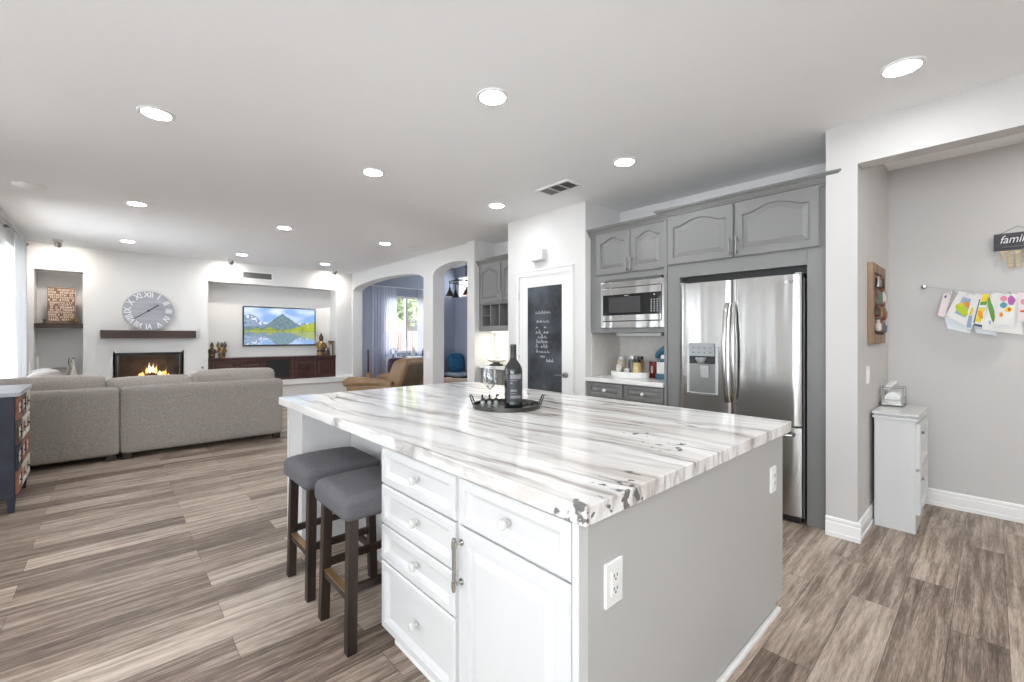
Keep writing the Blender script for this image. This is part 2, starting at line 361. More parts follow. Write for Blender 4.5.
class MB:
    def __init__(s): s.bm = bmesh.new()
    def box(s, x0, x1, y0, y1, z0, z1):
        c = [s.bm.verts.new((x, y, z)) for z in (z0, z1) for y in (y0, y1) for x in (x0, x1)]
        for f in ((0, 2, 3, 1), (4, 5, 7, 6), (0, 1, 5, 4), (2, 6, 7, 3), (0, 4, 6, 2), (1, 3, 7, 5)):
            s.bm.faces.new([c[i] for i in f])
        return s
    def obox(s, c, ax, ay, az):                 # oriented box: centre and three half-extent vectors
        c = Vector(c); ax = Vector(ax); ay = Vector(ay); az = Vector(az)
        v = [s.bm.verts.new(c + ax * i + ay * j + az * k) for k in (-1, 1) for j in (-1, 1) for i in (-1, 1)]
        for f in ((0, 2, 3, 1), (4, 5, 7, 6), (0, 1, 5, 4), (2, 6, 7, 3), (0, 4, 6, 2), (1, 3, 7, 5)):
            s.bm.faces.new([v[i] for i in f])
        return s
    def rings(s, rings, cap0=True, cap1=True, closed=True):
        vr = [[s.bm.verts.new(p) for p in r] for r in rings]
        n = len(vr[0])
        for a, b in zip(vr[:-1], vr[1:]):
            for i in range(n if closed else n - 1):
                j = (i + 1) % n
                s.bm.faces.new((a[i], a[j], b[j], b[i]))
        if cap0: s.bm.faces.new(list(reversed(vr[0])))
        if cap1: s.bm.faces.new(vr[-1])
        return s
    def prism(s, pts, off):                     # polygon extruded by a vector
        off = Vector(off)
        return s.rings([[Vector(p) for p in pts], [Vector(p) + off for p in pts]])
    def lathe(s, prof, c=(0, 0, 0), n=24, axis='z', cap=True):
        def P(r, h, a):
            x, y = r * math.cos(a), r * math.sin(a)
            return {'z': (x, y, h), 'x': (h, x, y), 'y': (x, h, y)}[axis]
        c = Vector(c)
        rr = [[c + Vector(P(max(r, 1e-4), h, 2 * math.pi * i / n)) for i in range(n)] for r, h in prof]
        return s.rings(rr, cap, cap)
    def cyl(s, c, r, h, axis='z', n=20, r2=None):
        return s.lathe([(r, 0), (r if r2 is None else r2, h)], c, n, axis)
    def tube(s, pts, r, n=8, closed=False, rad=None):
        pts = [Vector(p) for p in pts]; rr = []; m = len(pts); up = None
        for i, p in enumerate(pts):
            if closed: t = pts[(i + 1) % m] - pts[i - 1]
            else: t = pts[min(i + 1, m - 1)] - pts[max(i - 1, 0)]
            t.normalize()
            if up is None:
                up = Vector((0, 0, 1)) if abs(t.z) < 0.9 else Vector((1, 0, 0))
            a = up - t * up.dot(t)
            if a.length < 1e-5: a = t.orthogonal()
            a.normalize(); up = a; b = t.cross(a)
            q = rad[i] if rad else r
            rr.append([p + (a * math.cos(k * 2 * math.pi / n) + b * math.sin(k * 2 * math.pi / n)) * q for k in range(n)])
        if closed:
            rr.append(rr[0]); return s.rings(rr, False, False)
        return s.rings(rr)
    def ball(s, c, rx, ry=None, rz=None, n=14, m=9):
        ry = rx if ry is None else ry; rz = rx if rz is None else rz; c = Vector(c)
        rr = []
        for k in range(m + 1):
            t = -math.pi / 2 + math.pi * k / m
            q = max(math.cos(t), 0.02)
            rr.append([c + Vector((rx * q * math.cos(2 * math.pi * i / n), ry * q * math.sin(2 * math.pi * i / n), rz * math.sin(t))) for i in range(n)])
        return s.rings(rr)
    def soft(s, x0, x1, y0, y1, z0, z1, r=0.05, puff=0.0, n=10, wob=0.0, seed=0, fn=None):
        hx, hy, hz = (x1 - x0) / 2, (y1 - y0) / 2, (z1 - z0) / 2
        c = Vector(((x0 + x1) / 2, (y0 + y1) / 2, (z0 + z1) / 2)); r = min(r, hx, hy, hz)
        cache = {}
        def V(p):
            k = tuple(round(q, 5) for q in p)
            if k in cache: return cache[k]
            q = Vector((p[0] * hx, p[1] * hy, p[2] * hz))
            i = Vector((max(-hx + r, min(hx - r, q.x)), max(-hy + r, min(hy - r, q.y)), max(-hz + r, min(hz - r, q.z))))
            d = q - i
            if d.length > 1e-7: q = i + d.normalized() * r
            if puff:
                fx, fy, fz = 1 - p[0] ** 2, 1 - p[1] ** 2, 1 - p[2] ** 2
                q += Vector((p[0] * fy * fz, p[1] * fx * fz, p[2] * fx * fy)) * puff
            q = q + c
            if wob:
                q += mnoise.noise_vector(q * 3.5 + Vector((seed, seed * 2, 0))) * wob
            if fn: q = Vector(fn(q))
            cache[k] = s.bm.verts.new(q); return cache[k]
        g = [-1 + 2 * i / n for i in range(n + 1)]
        # finer spacing near the rim
        g = [math.copysign(abs(q) ** 0.6, q) if q else 0 for q in g]
        for ax in range(3):
            for sg in (-1, 1):
                for i in range(n):
                    for j in range(n):
                        def P(a, b):
                            t = [0, 0, 0]; t[ax] = sg; t[(ax + 1) % 3] = a; t[(ax + 2) % 3] = b; return t
                        f = [V(P(g[i], g[j])), V(P(g[i + 1], g[j])), V(P(g[i + 1], g[j + 1])), V(P(g[i], g[j + 1]))]
                        if sg < 0: f.reverse()
                        s.bm.faces.new(f)
        return s
    def panel(s, o, a, n, w_, h_, d=0.02, fr=0.05, kind='raised', arch=0.0, N=16, groove=0.011):
        """cabinet front: o = lower corner on the carcass, a = width axis, n = outward normal"""
        o = Vector(o); a = Vector(a); n = Vector(n); z = Vector((0, 0, 1))
        def ring(ins, dep, ar):
            pts = [(ins, ins), (w_ - ins, ins)]
            for k in range(N + 1):
                t = k / N
                x = (w_ - ins) - t * (w_ - 2 * ins)
                sh = max(0.0, math.sin(math.pi * (t * 1.24 - 0.12))) if 0.097 < t < 0.903 else 0.0
                pts.append((x, h_ - ins - ar * (1 - sh ** 1.3)))
            return [o + a * x + z * y + n * dep for x, y in pts]
        R_ = [ring(0, 0, 0), ring(0, d - 0.006, 0), ring(0.007, d, 0), ring(fr, d, arch), ring(fr + 0.006, d - groove, arch)]
        if kind == 'raised':
            R_ += [ring(fr + 0.012, d - groove, arch), ring(fr + 0.042, d - 0.001, arch)]
        elif kind == 'slope':
            R_ += [ring(fr + 0.02, d - groove - 0.006, arch)]
        return s.rings(R_)
    def build(s, name, m, parent=None, bevel=0.0, seg=2, smooth=False, loc=None, ang=35, auto=None):
        bm = s.bm
        bmesh.ops.recalc_face_normals(bm, faces=bm.faces)
        if bevel:
            es = [e for e in bm.edges if len(e.link_faces) == 2 and e.calc_face_angle(0) > R(ang)]
            bmesh.ops.bevel(bm, geom=es, offset=bevel, segments=seg, affect='EDGES', profile=0.5, clamp_overlap=True)
        if parent is not None: base = root_loc(parent)
        elif loc is not None: base = Vector(loc)
        else: base = Vector((0, 0, 0))
        bmesh.ops.translate(bm, verts=bm.verts, vec=-base)
        me = bpy.data.meshes.new(name)
        if smooth:
            for f in bm.faces: f.smooth = True
            lim = R(auto if auto else 40)
            for e in bm.edges:
                if len(e.link_faces) == 2 and e.calc_face_angle(0) > lim: e.smooth = False
        bm.to_mesh(me); bm.free()
        for q in (m if isinstance(m, (list, tuple)) else [m]): me.materials.append(q)
        o = bpy.data.objects.new(name, me); C.objects.link(o)
        if parent is not None: o.parent = parent
        else: o.location = base
        return o

def tag(o, label, cat, group=None, kind=None):
    o['label'] = label; o['category'] = cat
    if group: o['group'] = group
    if kind: o['kind'] = kind
    return o
def thing(name, label, cat, loc, group=None):
    o = bpy.data.objects.new(name, None); C.objects.link(o); o.location = loc; o.empty_display_size = 0.1
    return tag(o, label, cat, group)
def struct(o, label=None):
    o['kind'] = 'structure'
    if label: o['label'] = label
    return o
def copy_tree(o, parent=None):
    c = o.copy(); C.objects.link(c)
    if parent is not None: c.parent = parent
    for ch in list(o.children): copy_tree(ch, c)
    return c

def text(name, body, size, m, parent, pos, xdir, ydir, depth=0.002, align='CENTER', sx=1.0, shear=0.0, bold=0.0):
    """lettering as a thin mesh: pos is the centre, xdir the reading direction, ydir up"""
    cu = bpy.data.curves.new(name, 'FONT'); cu.body = body; cu.size = size; cu.extrude = depth / 2
    cu.align_x = align; cu.align_y = 'CENTER'; cu.shear = shear; cu.resolution_u = 3; cu.offset = bold
    t = bpy.data.objects.new(name + '_curve', cu); C.objects.link(t)
    dg = bpy.context.evaluated_depsgraph_get(); dg.update()
    me = bpy.data.meshes.new_from_object(t.evaluated_get(dg))
    bpy.data.objects.remove(t); bpy.data.curves.remove(cu)
    x = Vector(xdir).normalized(); y = Vector(ydir).normalized(); z = x.cross(y)
    M = Matrix(((x.x * sx, y.x, z.x, 0), (x.y * sx, y.y, z.y, 0), (x.z * sx, y.z, z.z, 0), (0, 0, 0, 1)))
    me.transform(Matrix.Translation(Vector(pos) - root_loc(parent)) @ M)
    me.name = name; me.materials.clear(); me.materials.append(m)
    o = bpy.data.objects.new(name, me); C.objects.link(o); o.parent = parent
    return o

def picture(name, fn, nu, nv, o, a, b, m, parent=None, loc=None):
    """a flat picture: a grid whose faces carry colours fn(u, v); o lower-left, a and b edge vectors"""
    o = Vector(o); a = Vector(a); b = Vector(b)
    base = root_loc(parent) if parent is not None else Vector(loc or (0, 0, 0))
    vs = [o + a * (i / nu) + b * (j / nv) - base for j in range(nv + 1) for i in range(nu + 1)]
    fs = [(j * (nu + 1) + i, j * (nu + 1) + i + 1, (j + 1) * (nu + 1) + i + 1, (j + 1) * (nu + 1) + i) for j in range(nv) for i in range(nu)]
    me = bpy.data.meshes.new(name); me.from_pydata([tuple(v) for v in vs], [], fs)
    at = me.attributes.new('picture', 'FLOAT_COLOR', 'FACE')
    for j in range(nv):
        for i in range(nu):
            c = fn((i + .5) / nu, (j + .5) / nv)
            at.data[j * nu + i].color = (*c, 1)
    me.materials.append(m)
    ob = bpy.data.objects.new(name, me); C.objects.link(ob)
    if parent is not None: ob.parent = parent
    else: ob.location = base
    return ob

# ------------------------------------------------------------------ setting
H = 2.74
def wall(name, axis, at, thick, u0, u1, z0, z1, m, holes=()):
    """slab wall perpendicular to an axis, between at and at+thick, with rectangular holes (u0,u1,z0,z1)"""
    us = sorted({u0, u1, *[h[0] for h in holes], *[h[1] for h in holes]})
    zs = sorted({z0, z1, *[h[2] for h in holes], *[h[3] for h in holes]})
    us = [u for u in us if u0 <= u <= u1]; zs = [z for z in zs if z0 <= z <= z1]
    nu, nz = len(us) - 1, len(zs) - 1
    solid = [[not any(h[0] <= (us[i] + us[i + 1]) / 2 <= h[1] and h[2] <= (zs[k] + zs[k + 1]) / 2 <= h[3] for h in holes) for k in range(nz)] for i in range(nu)]
    bm = bmesh.new(); cache = {}
    def V(u, t, z):
        k = (u, t, z)
        if k not in cache:
            q = at + (thick if t else 0)
            cache[k] = bm.verts.new((q, u, z) if axis == 'x' else (u, q, z))
        return cache[k]
    for i in range(nu):
        for k in range(nz):
            if not solid[i][k]: continue
            a, b, c, d = us[i], us[i + 1], zs[k], zs[k + 1]
            for t in (0, 1): bm.faces.new((V(a, t, c), V(b, t, c), V(b, t, d), V(a, t, d)))
            for (ii, kk, p, q) in ((i - 1, k, (a, c), (a, d)), (i + 1, k, (b, c), (b, d)), (i, k - 1, (a, c), (b, c)), (i, k + 1, (a, d), (b, d))):
                if 0 <= ii < nu and 0 <= kk < nz and solid[ii][kk]: continue
                bm.faces.new((V(p[0], 0, p[1]), V(q[0], 0, q[1]), V(q[0], 1, q[1]), V(p[0], 1, p[1])))
    mb = MB(); mb.bm.free(); mb.bm = bm
    return struct(mb.build(name, m))

struct(MB().box(-3.4, 9.2, -2.75, 12, -0.12, 0).build('floor', FLOOR))
cl = MB().box(-3.4, 4.27, -2.75, 10.2, H, H + 0.12)
cl.box(4.27, 5.0, -2.75, 2.84, H, H + 0.12)
struct(cl.build('ceiling', CEIL))
struct(MB().box(4.1, 9.2, 4.4, 9.9, 3.15, 3.27).build('ceiling_dining', CEIL))

# kitchen right: column, header over the alcove
wall('wall_right', 'x', 3.593, 0.132, -2.6, 0.765, 0, H, GREYWALL, [(-2.59, 0.593, 0, 2.469)])
struct(MB().box(3.725, 4.98, 0.593, 0.765, 0, H).build('wall_column', GREYWALL))
struct(MB().box(4.85, 4.98, -2.6, 0.593, 0, H).build('wall_alcove', GREYWALL))
# kitchen back wall and pantry block
struct(MB().box(4.247, 4.35, 0.765, 2.84, 0, H).build('wall_kitchen', WALL))
pn = MB()
pn.box(3.72, 4.27, 2.838, 2.94, 0, H).box(3.72, 4.27, 3.935, 4.035, 0, H)
struct(pn.build('wall_pantry_sides', WALL))
wall('wall_pantry', 'x', 3.62, 0.10, 2.838, 4.035, 0, H, WALL, [(3.04, 3.84, 0, 2.055)])
struct(MB().box(4.27, 4.38, 4.035, 5.09, 0, H).build('wall_coffee_nook', WALL))
struct(MB().box(3.885, 4.36, 5.06, 5.235, 0, H).build('wall_stub', WALL, bevel=0.006))

# arched wall to the dining room
def arch_z(y, yc, half, spring, rise):
    t = max(-1, min(1, (y - yc) / half)); return spring + rise * math.sqrt(max(0, 1 - t * t) * 0.9 + 0.1 * (1 - t * t) ** 2)
X0, X1 = 3.95, 4.17
pts = [(X0, 9.72, 0), (X0, 9.72, H), (X0, 5.10, H), (X0, 5.10, 2.37)]
def arc(yc, half, spring, rise, n=20):
    for i in range(n + 1):
        y = yc - half + 2 * half * i / n
        pts.append((X0, y, arch_z(y, yc, half, spring, rise)))
arc(5.70, 0.575, 2.365, 0.15)
pts += [(X0, 6.275, 0), (X0, 6.57, 0)]
arc(8.06, 1.49, 2.355, 0.15)
pts += [(X0, 9.55, 0)]
ar = MB().prism(pts, (X1 - X0, 0, 0))
struct(ar.build('wall_arches', WALL))

# far wall with fireplace, niches
YF = 9.586
wall('wall_far', 'y', YF, 0.14, -0.98, 3.95, 0, H, WALL,
     [(-0.844, -0.324, 0.48, 2.352), (0.047, 0.918, 0.50, 1.075), (1.297, 3.596, 0.48, 2.352)])
nb = MB()
for (a, b, z0, z1, dep, cut) in ((-0.844, -0.324, 0.48, 2.352, 0.36, 0), (1.297, 3.596, 0.48, 2.352, 0.36, 0)):
    nb.box(a - .05, a, YF + .14, YF + dep, z0 - .05, z1 + .05).box(b, b + .05, YF + .14, YF + dep, z0 - .05, z1 + .05)
    nb.box(a, b, YF + .14, YF + dep, z1, z1 + .05).box(a, b, YF + .14, YF + dep, z0 - .05, z0)
    nb.box(a - .05, b + .05, YF + dep, YF + dep + .06, z0 - .05, z1 + .05)
struct(nb.build('wall_niches', WALL))
# hearth bench along the far wall
hb = MB().box(-0.95, 3.93, 9.40, YF, 0.385, 0.48).box(-0.95, 3.88, 9.46, YF, 0, 0.385)
struct(hb.build('trim_1', TRIM, bevel=0.006))

# left wall with a wide glass door by the far end; unseen kitchen nook windows nearer, sized for daylight, narrow slits added for refrigerator reflections
wall('wall_left', 'x', -1.08, 0.13, 4.90, 9.72, 0, H, WALL, [(6.75, 9.15, 0.06, 2.52)])
wall('wall_nook', 'y', 4.90, 0.13, -3.33, -1.08, 0, H, WALL, [(-2.6, -1.5, 0.9, 2.3)])
wall('wall_nook_left', 'x', -3.33, 0.13, -2.73, 4.90, 0, H, WALL, [(-2.4, -0.3, 0.3, 2.45), (-0.05, 1.15, 0.7, 2.45), (2.95, 3.17, 0.3, 2.45), (4.1, 4.3, 0.3, 2.45)])
wall('wall_behind', 'y', -2.73, 0.13, -3.2, 4.98, 0, H, WALL, [(-2.8, -1.4, 0.9, 2.2)])
portal((-3.22, -1.35, 1.375), (0, R(-90), 0), 2.15, 2.1)
portal((-3.22, 0.55, 1.575), (0, R(-90), 0), 1.75, 1.2)
portal((-3.22, 3.06, 1.375), (0, R(-90), 0), 2.15, 0.22)
portal((-3.22, 4.2, 1.375), (0, R(-90), 0), 2.15, 0.2)
portal((-2.1, -2.62, 1.55), (R(90), 0, 0), 1.4, 1.3)
portal((-2.05, 4.92, 1.6), (R(-90), 0, 0), 1.1, 1.4)
portal((-1.0, 7.95, 1.29), (0, R(-90), 0), 2.46, 2.4)

def window(name, axis, at, u0, u1, z0, z1, mull=(), rails=(), fw=0.05, dep=0.06, m=TRIM, pane=True):
    """frame bars (one mesh) with a glass pane as child"""
    mb = MB()
    def b(a0, a1, c0, c1):
        if axis == 'x': mb.box(at, at + dep, a0, a1, c0, c1)
        else: mb.box(a0, a1, at, at + dep, c0, c1)
    b(u0, u1, z0, z0 + fw); b(u0, u1, z1 - fw, z1); b(u0, u0 + fw, z0 + fw, z1 - fw); b(u1 - fw, u1, z0 + fw, z1 - fw)
    for q in mull: b(q - fw / 2, q + fw / 2, z0 + fw, z1 - fw)
    for q in rails: b(u0 + fw, u1 - fw, q - fw / 2, q + fw / 2)
    o = struct(mb.build(name, m))
    if pane:
        p = MB(); d = dep / 2
        if axis == 'x': p.box(at + d, at + d + .004, u0 + fw * .8, u1 - fw * .8, z0 + fw * .8, z1 - fw * .8)
        else: p.box(u0 + fw * .8, u1 - fw * .8, at + d, at + d + .004, z0 + fw * .8, z1 - fw * .8)
        p.build('pane', PANE, o)
    return o
window('window_1', 'x', -1.05, 6.75, 9.15, 0.06, 2.52, mull=(7.4, 8.0, 8.62), fw=0.07)
window('added_window_2', 'x', -3.3, 2.95, 3.17, 0.3, 2.45)  # unseen slit, added to reflect as a bright stripe in the refrigerator doors
window('window_3', 'x', -3.3, -0.05, 1.15, 0.7, 2.45, mull=(0.55,))
window('added_window_4', 'x', -3.3, 4.1, 4.3, 0.3, 2.45)  # another unseen slit added for the stripes on the steel doors
window('window_5', 'x', -3.3, -2.4, -0.3, 0.3, 2.45, mull=(-1.35,))
window('window_6', 'y', 4.93, -2.6, -1.5, 0.9, 2.3, mull=(-2.05,))
window('window_7', 'y', -2.70, -2.8, -1.4, 0.9, 2.2, mull=(-2.1,), fw=0.06)

# dining room shell
wall('wall_dining_far', 'y', 9.60, 0.14, 4.17, 7.0, 0, 3.15, BLUEWALL, [(4.70, 5.92, 0.95, 2.32)])
wall('wall_dining_right', 'x', 6.73, 0.14, 4.4, 9.6, 0, 3.15, BLUEWALL, [(8.60, 9.50, 2.36, 2.92), (5.4, 6.6, 0.9, 2.2)])
wall('wall_dining_near', 'y', 4.4, 0.1, 4.38, 7.0, 0, 3.15, BLUEWALL)
struct(MB().box(4.17, 4.20, 5.0, 9.6, H, 3.15).box(4.38, 4.42, 4.4, 5.24, 0, 3.15).build('wall_dining_left', BLUEWALL))
portal((5.31, 9.62, 1.63), (R(-90), 0, 0), 1.2, 1.35)
portal((6.78, 6.0, 1.55), (0, R(90), 0), 1.3, 1.2)
window('window_8', 'y', 9.63, 4.70, 5.92, 0.95, 2.32, mull=(5.315,), rails=(), fw=0.055)
window('window_9', 'x', 6.76, 8.60, 9.50, 2.36, 2.92, fw=0.04)
window('window_10', 'x', 6.76, 5.4, 6.6, 0.9, 2.2, mull=(6.0,), fw=0.06)

# pantry door
dr = MB()
dr.box(3.625, 3.665, 3.045, 3.165, 0.01, 2.045).box(3.625, 3.665, 3.70, 3.832, 0.01, 2.045)
dr.box(3.625, 3.665, 3.165, 3.70, 1.915, 2.045).box(3.625, 3.665, 3.165, 3.70, 0.01, 0.22)
door = struct(dr.build('door_1', TRIM, bevel=0.004))
CHB = mat('chalkboard_slate', (0.050, 0.058, 0.070), 0.7, var=0.75, vscale=4.0)
MB().box(3.634, 3.656, 3.160, 3.705, 0.215, 1.92).build('chalkboard_panel', CHB, door)['label'] = 'grey smudged chalkboard panel'
hd = MB().cyl((3.595, 3.105, 0.925), 0.030, 0.03, 'x')
hd.tube([(3.60, 3.105, 0.925), (3.565, 3.105, 0.925), (3.56, 3.13, 0.926), (3.562, 3.19, 0.922), (3.566, 3.225, 0.915)], 0.009)
hd.build('lever_handle', PEWTER, door, smooth=True)
for z in (0.30, 1.08, 1.82):
    MB().cyl((3.612, 3.836, z - .045), 0.008, 0.09).build('hinge', CHROME, door, smooth=True)
# handwriting in chalk
def scrawl(y0, y1, z, hgt, seed, dense=1.0):
    rnd = random.Random(seed); L = y0 - y1; n = max(3, int(L / (hgt * 0.8) * dense)); mb = MB(); y = y0
    cw_ = L / n
    for i in range(n):
        if rnd.random() < 0.13 and i: y -= cw_; continue
        up = rnd.choice((0.5, 0.55, 0.6, 1.0)); k = rnd.random()
        P = [(y, 0), (y - cw_ * .25, up), (y - cw_ * .5, up * .7), (y - cw_ * .45, 0.0)]
        if k < .5: P += [(y - cw_ * .75, up * .55), (y - cw_ * .95, 0.02)]
        else: P += [(y - cw_ * .2, .3), (y - cw_ * .92, .25)]
        mb.tube([(3.632, a, z + b * hgt + rnd.uniform(-.003, .003)) for a, b in P], 0.0026, 5)
        y -= cw_
    return mb
for i, (y0, y1, z, hh) in enumerate(((3.575, 3.335, 1.600, .06), (3.555, 3.35, 1.500, .055), (3.565, 3.395, 1.435, .045), (3.565, 3.36, 1.375, .05),
                                     (3.535, 3.385, 1.322, .05), (3.56, 3.375, 1.268, .045), (3.565, 3.37, 1.212, .045), (3.56, 3.35, 1.155, .045),
                                     (3.49, 3.42, 1.105, .04), (3.40, 3.27, 1.055, .04))):
    scrawl(y0, y1, z, hh, 40 + i, 1.0 if i < 9 else 1.6).build('chalk_writing', CHALK, door)
# casing
def casing(mb, y0, y1, z1, wd=0.066):
    for (a, b, c, d) in ((y0, y0 + wd, 0, z1), (y1 - wd, y1, 0, z1), (y0 + wd, y1 - wd, z1 - wd, z1)):
        mb.box(3.602, 3.62, a, b, c, d)
    mb.box(3.594, 3.602, y0, y0 + .018, 0, z1).box(3.594, 3.602, y1 - .018, y1, 0, z1).box(3.594, 3.602, y0 + .018, y1 - .018, z1 - .018, z1)
cs = MB(); casing(cs, 2.985, 3.897, 2.110)
struct(cs.build('trim_2', TRIM, bevel=0.003))

# baseboards
def baseboard(name, runs):
    mb = MB()
    for (x0, y0, x1, y1, nx, ny) in runs:      # run and outward normal
        t = Vector((x1 - x0, y1 - y0, 0)); n = Vector((nx, ny, 0)); p = Vector((x0, y0, 0))
        prof = [(0, 0), (0.019, 0), (0.019, 0.026), (0.014, 0.032), (0.014, 0.090), (0.010, 0.096), (0.010, 0.104), (0.013, 0.110), (0.011, 0.122), (0.004, 0.128), (0, 0.128)]
        mb.prism([p + n * a + Vector((0, 0, b)) for a, b in prof], t)
    return struct(mb.build(name, TRIM))
baseboard('baseboard_column', [(3.593, 0.574, 3.593, 0.765, -1, 0), (3.593, 0.593, 4.0, 0.593, 0, -1)])
baseboard('baseboard_alcove', [(4.85, -2.6, 4.85, 0.593, -1, 0), (4.0, 0.593, 4.85, 0.593, 0, -1)])
baseboard('baseboard_pantry', [(3.62, 2.838, 3.62, 2.985, -1, 0), (3.62, 3.90, 3.62, 4.035, -1, 0)])
baseboard('baseboard_arches', [(3.95, 6.275, 3.95, 6.57, -1, 0), (3.885, 5.06, 3.885, 5.235, -1, 0)])

# outside
yard = struct(MB().box(-14, 18, 9.75, 26, -0.25, -0.12).build('ground_outside', GRAVEL))

# ------------------------------------------------------------------ island
isl = thing('kitchen_island', 'white kitchen island with drawer fronts and grey end panel under the marble slab', 'island', (1.6, 1.9, 0))
bd = MB().box(0.885, 2.45, 0.715, 1.797, 0.075, 0.869).box(1.18, 2.45, 1.797, 3.19, 0.0, 0.869)
bd.build('carcass', WHITECAB, isl, bevel=0.002)
MB().box(0.905, 2.452, 0.700, 0.715, 0.074, 0.869).build('end_panel', ISLGREY, isl)['label'] = 'flat grey painted end panel'
MB().box(0.866, 0.905, 0.700, 0.722, 0.074, 0.869).build('corner_stile', WHITECAB, isl, bevel=0.002)
MB().box(0.885, 1.18, 2.885, 3.19, 0.0, 0.869).build('support_column', WHITECAB, isl, bevel=0.003)
MB().box(0.872, 0.885, 2.885, 2.905, 0.0, 0.869).box(0.872, 0.885, 3.172, 3.19, 0.0, 0.869).box(0.872, 0.885, 2.905, 3.172, 0.80, 0.869).box(0.872, 0.885, 2.905, 3.172, 0, 0.10).build('column_trim', WHITECAB, isl, bevel=0.002)
MB().box(0.935, 2.41, 0.716, 1.75, 0.0, 0.075).build('toe_kick', ISLGREY, isl)
MB().box(0.912, 2.412, 0.694, 0.716, 0.0, 0.022).box(0.912, 0.935, 0.716, 1.76, 0.0, 0.022).build('shoe_moulding', TRIM, isl, bevel=0.006, seg=3)
def glass_knob(parent, x, y, z, m=CRYSTAL, n=(-1, 0, 0), r=0.017):
    n = Vector(n); mb = MB()
    c = Vector((x, y, z))
    q = n.to_track_quat('Z', 'Y').to_matrix().to_4x4(); q.translation = c
    mb.lathe([(0.011, 0), (0.011, 0.003), (0.005, 0.006), (0.005, 0.012), (r * .9, 0.016), (r, 0.022), (r * .9, 0.028), (r * .55, 0.031)], (0, 0, 0), 12)
    bmesh.ops.transform(mb.bm, verts=mb.bm.verts, matrix=q)
    return mb.build('knob', m, parent, smooth=True, auto=25)
FX = 0.885
for (y0, y1, z0, z1, ky, kz) in ((1.240, 1.790, 0.708, 0.862, 1.50, 0.786), (1.240, 1.790, 0.535, 0.702, 1.50, 0.620), (1.240, 1.790, 0.377, 0.529, 1.50, 0.455), (1.240, 1.790, 0.085, 0.371, 1.505, 0.226), (0.728, 1.212, 0.708, 0.862, 0.975, 0.784)):
    d = MB().panel((FX, y1, z0), (0, -1, 0), (-1, 0, 0), y1 - y0, z1 - z0, 0.020, 0.032, 'slope', N=4).build('drawer', WHITECAB, isl, bevel=0)
    glass_knob(d, FX - 0.013, ky, kz)
d = MB().panel((FX, 1.212, 0.085), (0, -1, 0), (-1, 0, 0), 0.484, 0.617, 0.020, 0.048, 'raised', N=4).build('door', WHITECAB, isl)
def bar_handle(parent, p0, p1, n, off=0.032, r=0.006, m=CHROME, name='handle'):
    p0, p1, n = Vector(p0), Vector(p1), Vector(n); t = (p1 - p0).normalized(); mb = MB()
    mb.tube([p0 + n * off, p1 + n * off], r, 10)
    for q in (p0 + t * .022, p1 - t * .022):
        mb.tube([q, q + n * off], r * .95, 8)
        mb.tube([q + n * off - t * .012, q + n * off + t * .012], r * 1.35, 10)
        mb.tube([q, q + n * .004], r * 1.8, 10)
    return mb.build(name, m, parent, smooth=True)
bar_handle(d, (FX - 0.02, 1.195, 0.500), (FX - 0.02, 1.195, 0.675), (-1, 0, 0), r=0.0065)

sl = MB().box(0.86, 2.495, 0.672, 3.347, 0.869, 0.92)
slab = sl.build('countertop', MARBLE, None, bevel=0.004, seg=3, loc=(1.68, 2.0, 0.869))
tag(slab, 'white veined marble slab with brown streaks on the kitchen island', 'countertop')

def outlet(y, x0, x1, z0, z1, label, kind):
    xc, zc = (x0 + x1) / 2, (z0 + z1) / 2
    t = thing('wall_outlet', label, 'outlet', (xc, y, zc))
    MB().box(x0, x1, y - .009, y, z0, z1).build('cover_plate', WHITE, t, bevel=0.003)
    MB().box(xc - .017, xc + .017, y - .012, y - .009, zc - .034, zc + .034).build('receptacle', WHITE, t, bevel=0.001)
    if kind:
        s = MB()
        for dz in (-.018, .018):
            s.box(xc - .008, xc - .005, y - .0128, y - .012, zc + dz, zc + dz + .009).box(xc + .005, xc + .008, y - .0128, y - .012, zc + dz, zc + dz + .009)
            s.cyl((xc, y - .0128, zc + dz - .006), .0032, .0008, 'y', 8)
        s.build('slots', DGREYM, t)
    return t
outlet(0.700, 0.969, 1.049, 0.612, 0.732, 'white power outlet near the front corner of the grey island panel', True)
outlet(0.700, 2.262, 2.335, 0.610, 0.728, 'white outlet plate at the far end of the grey island panel', True)

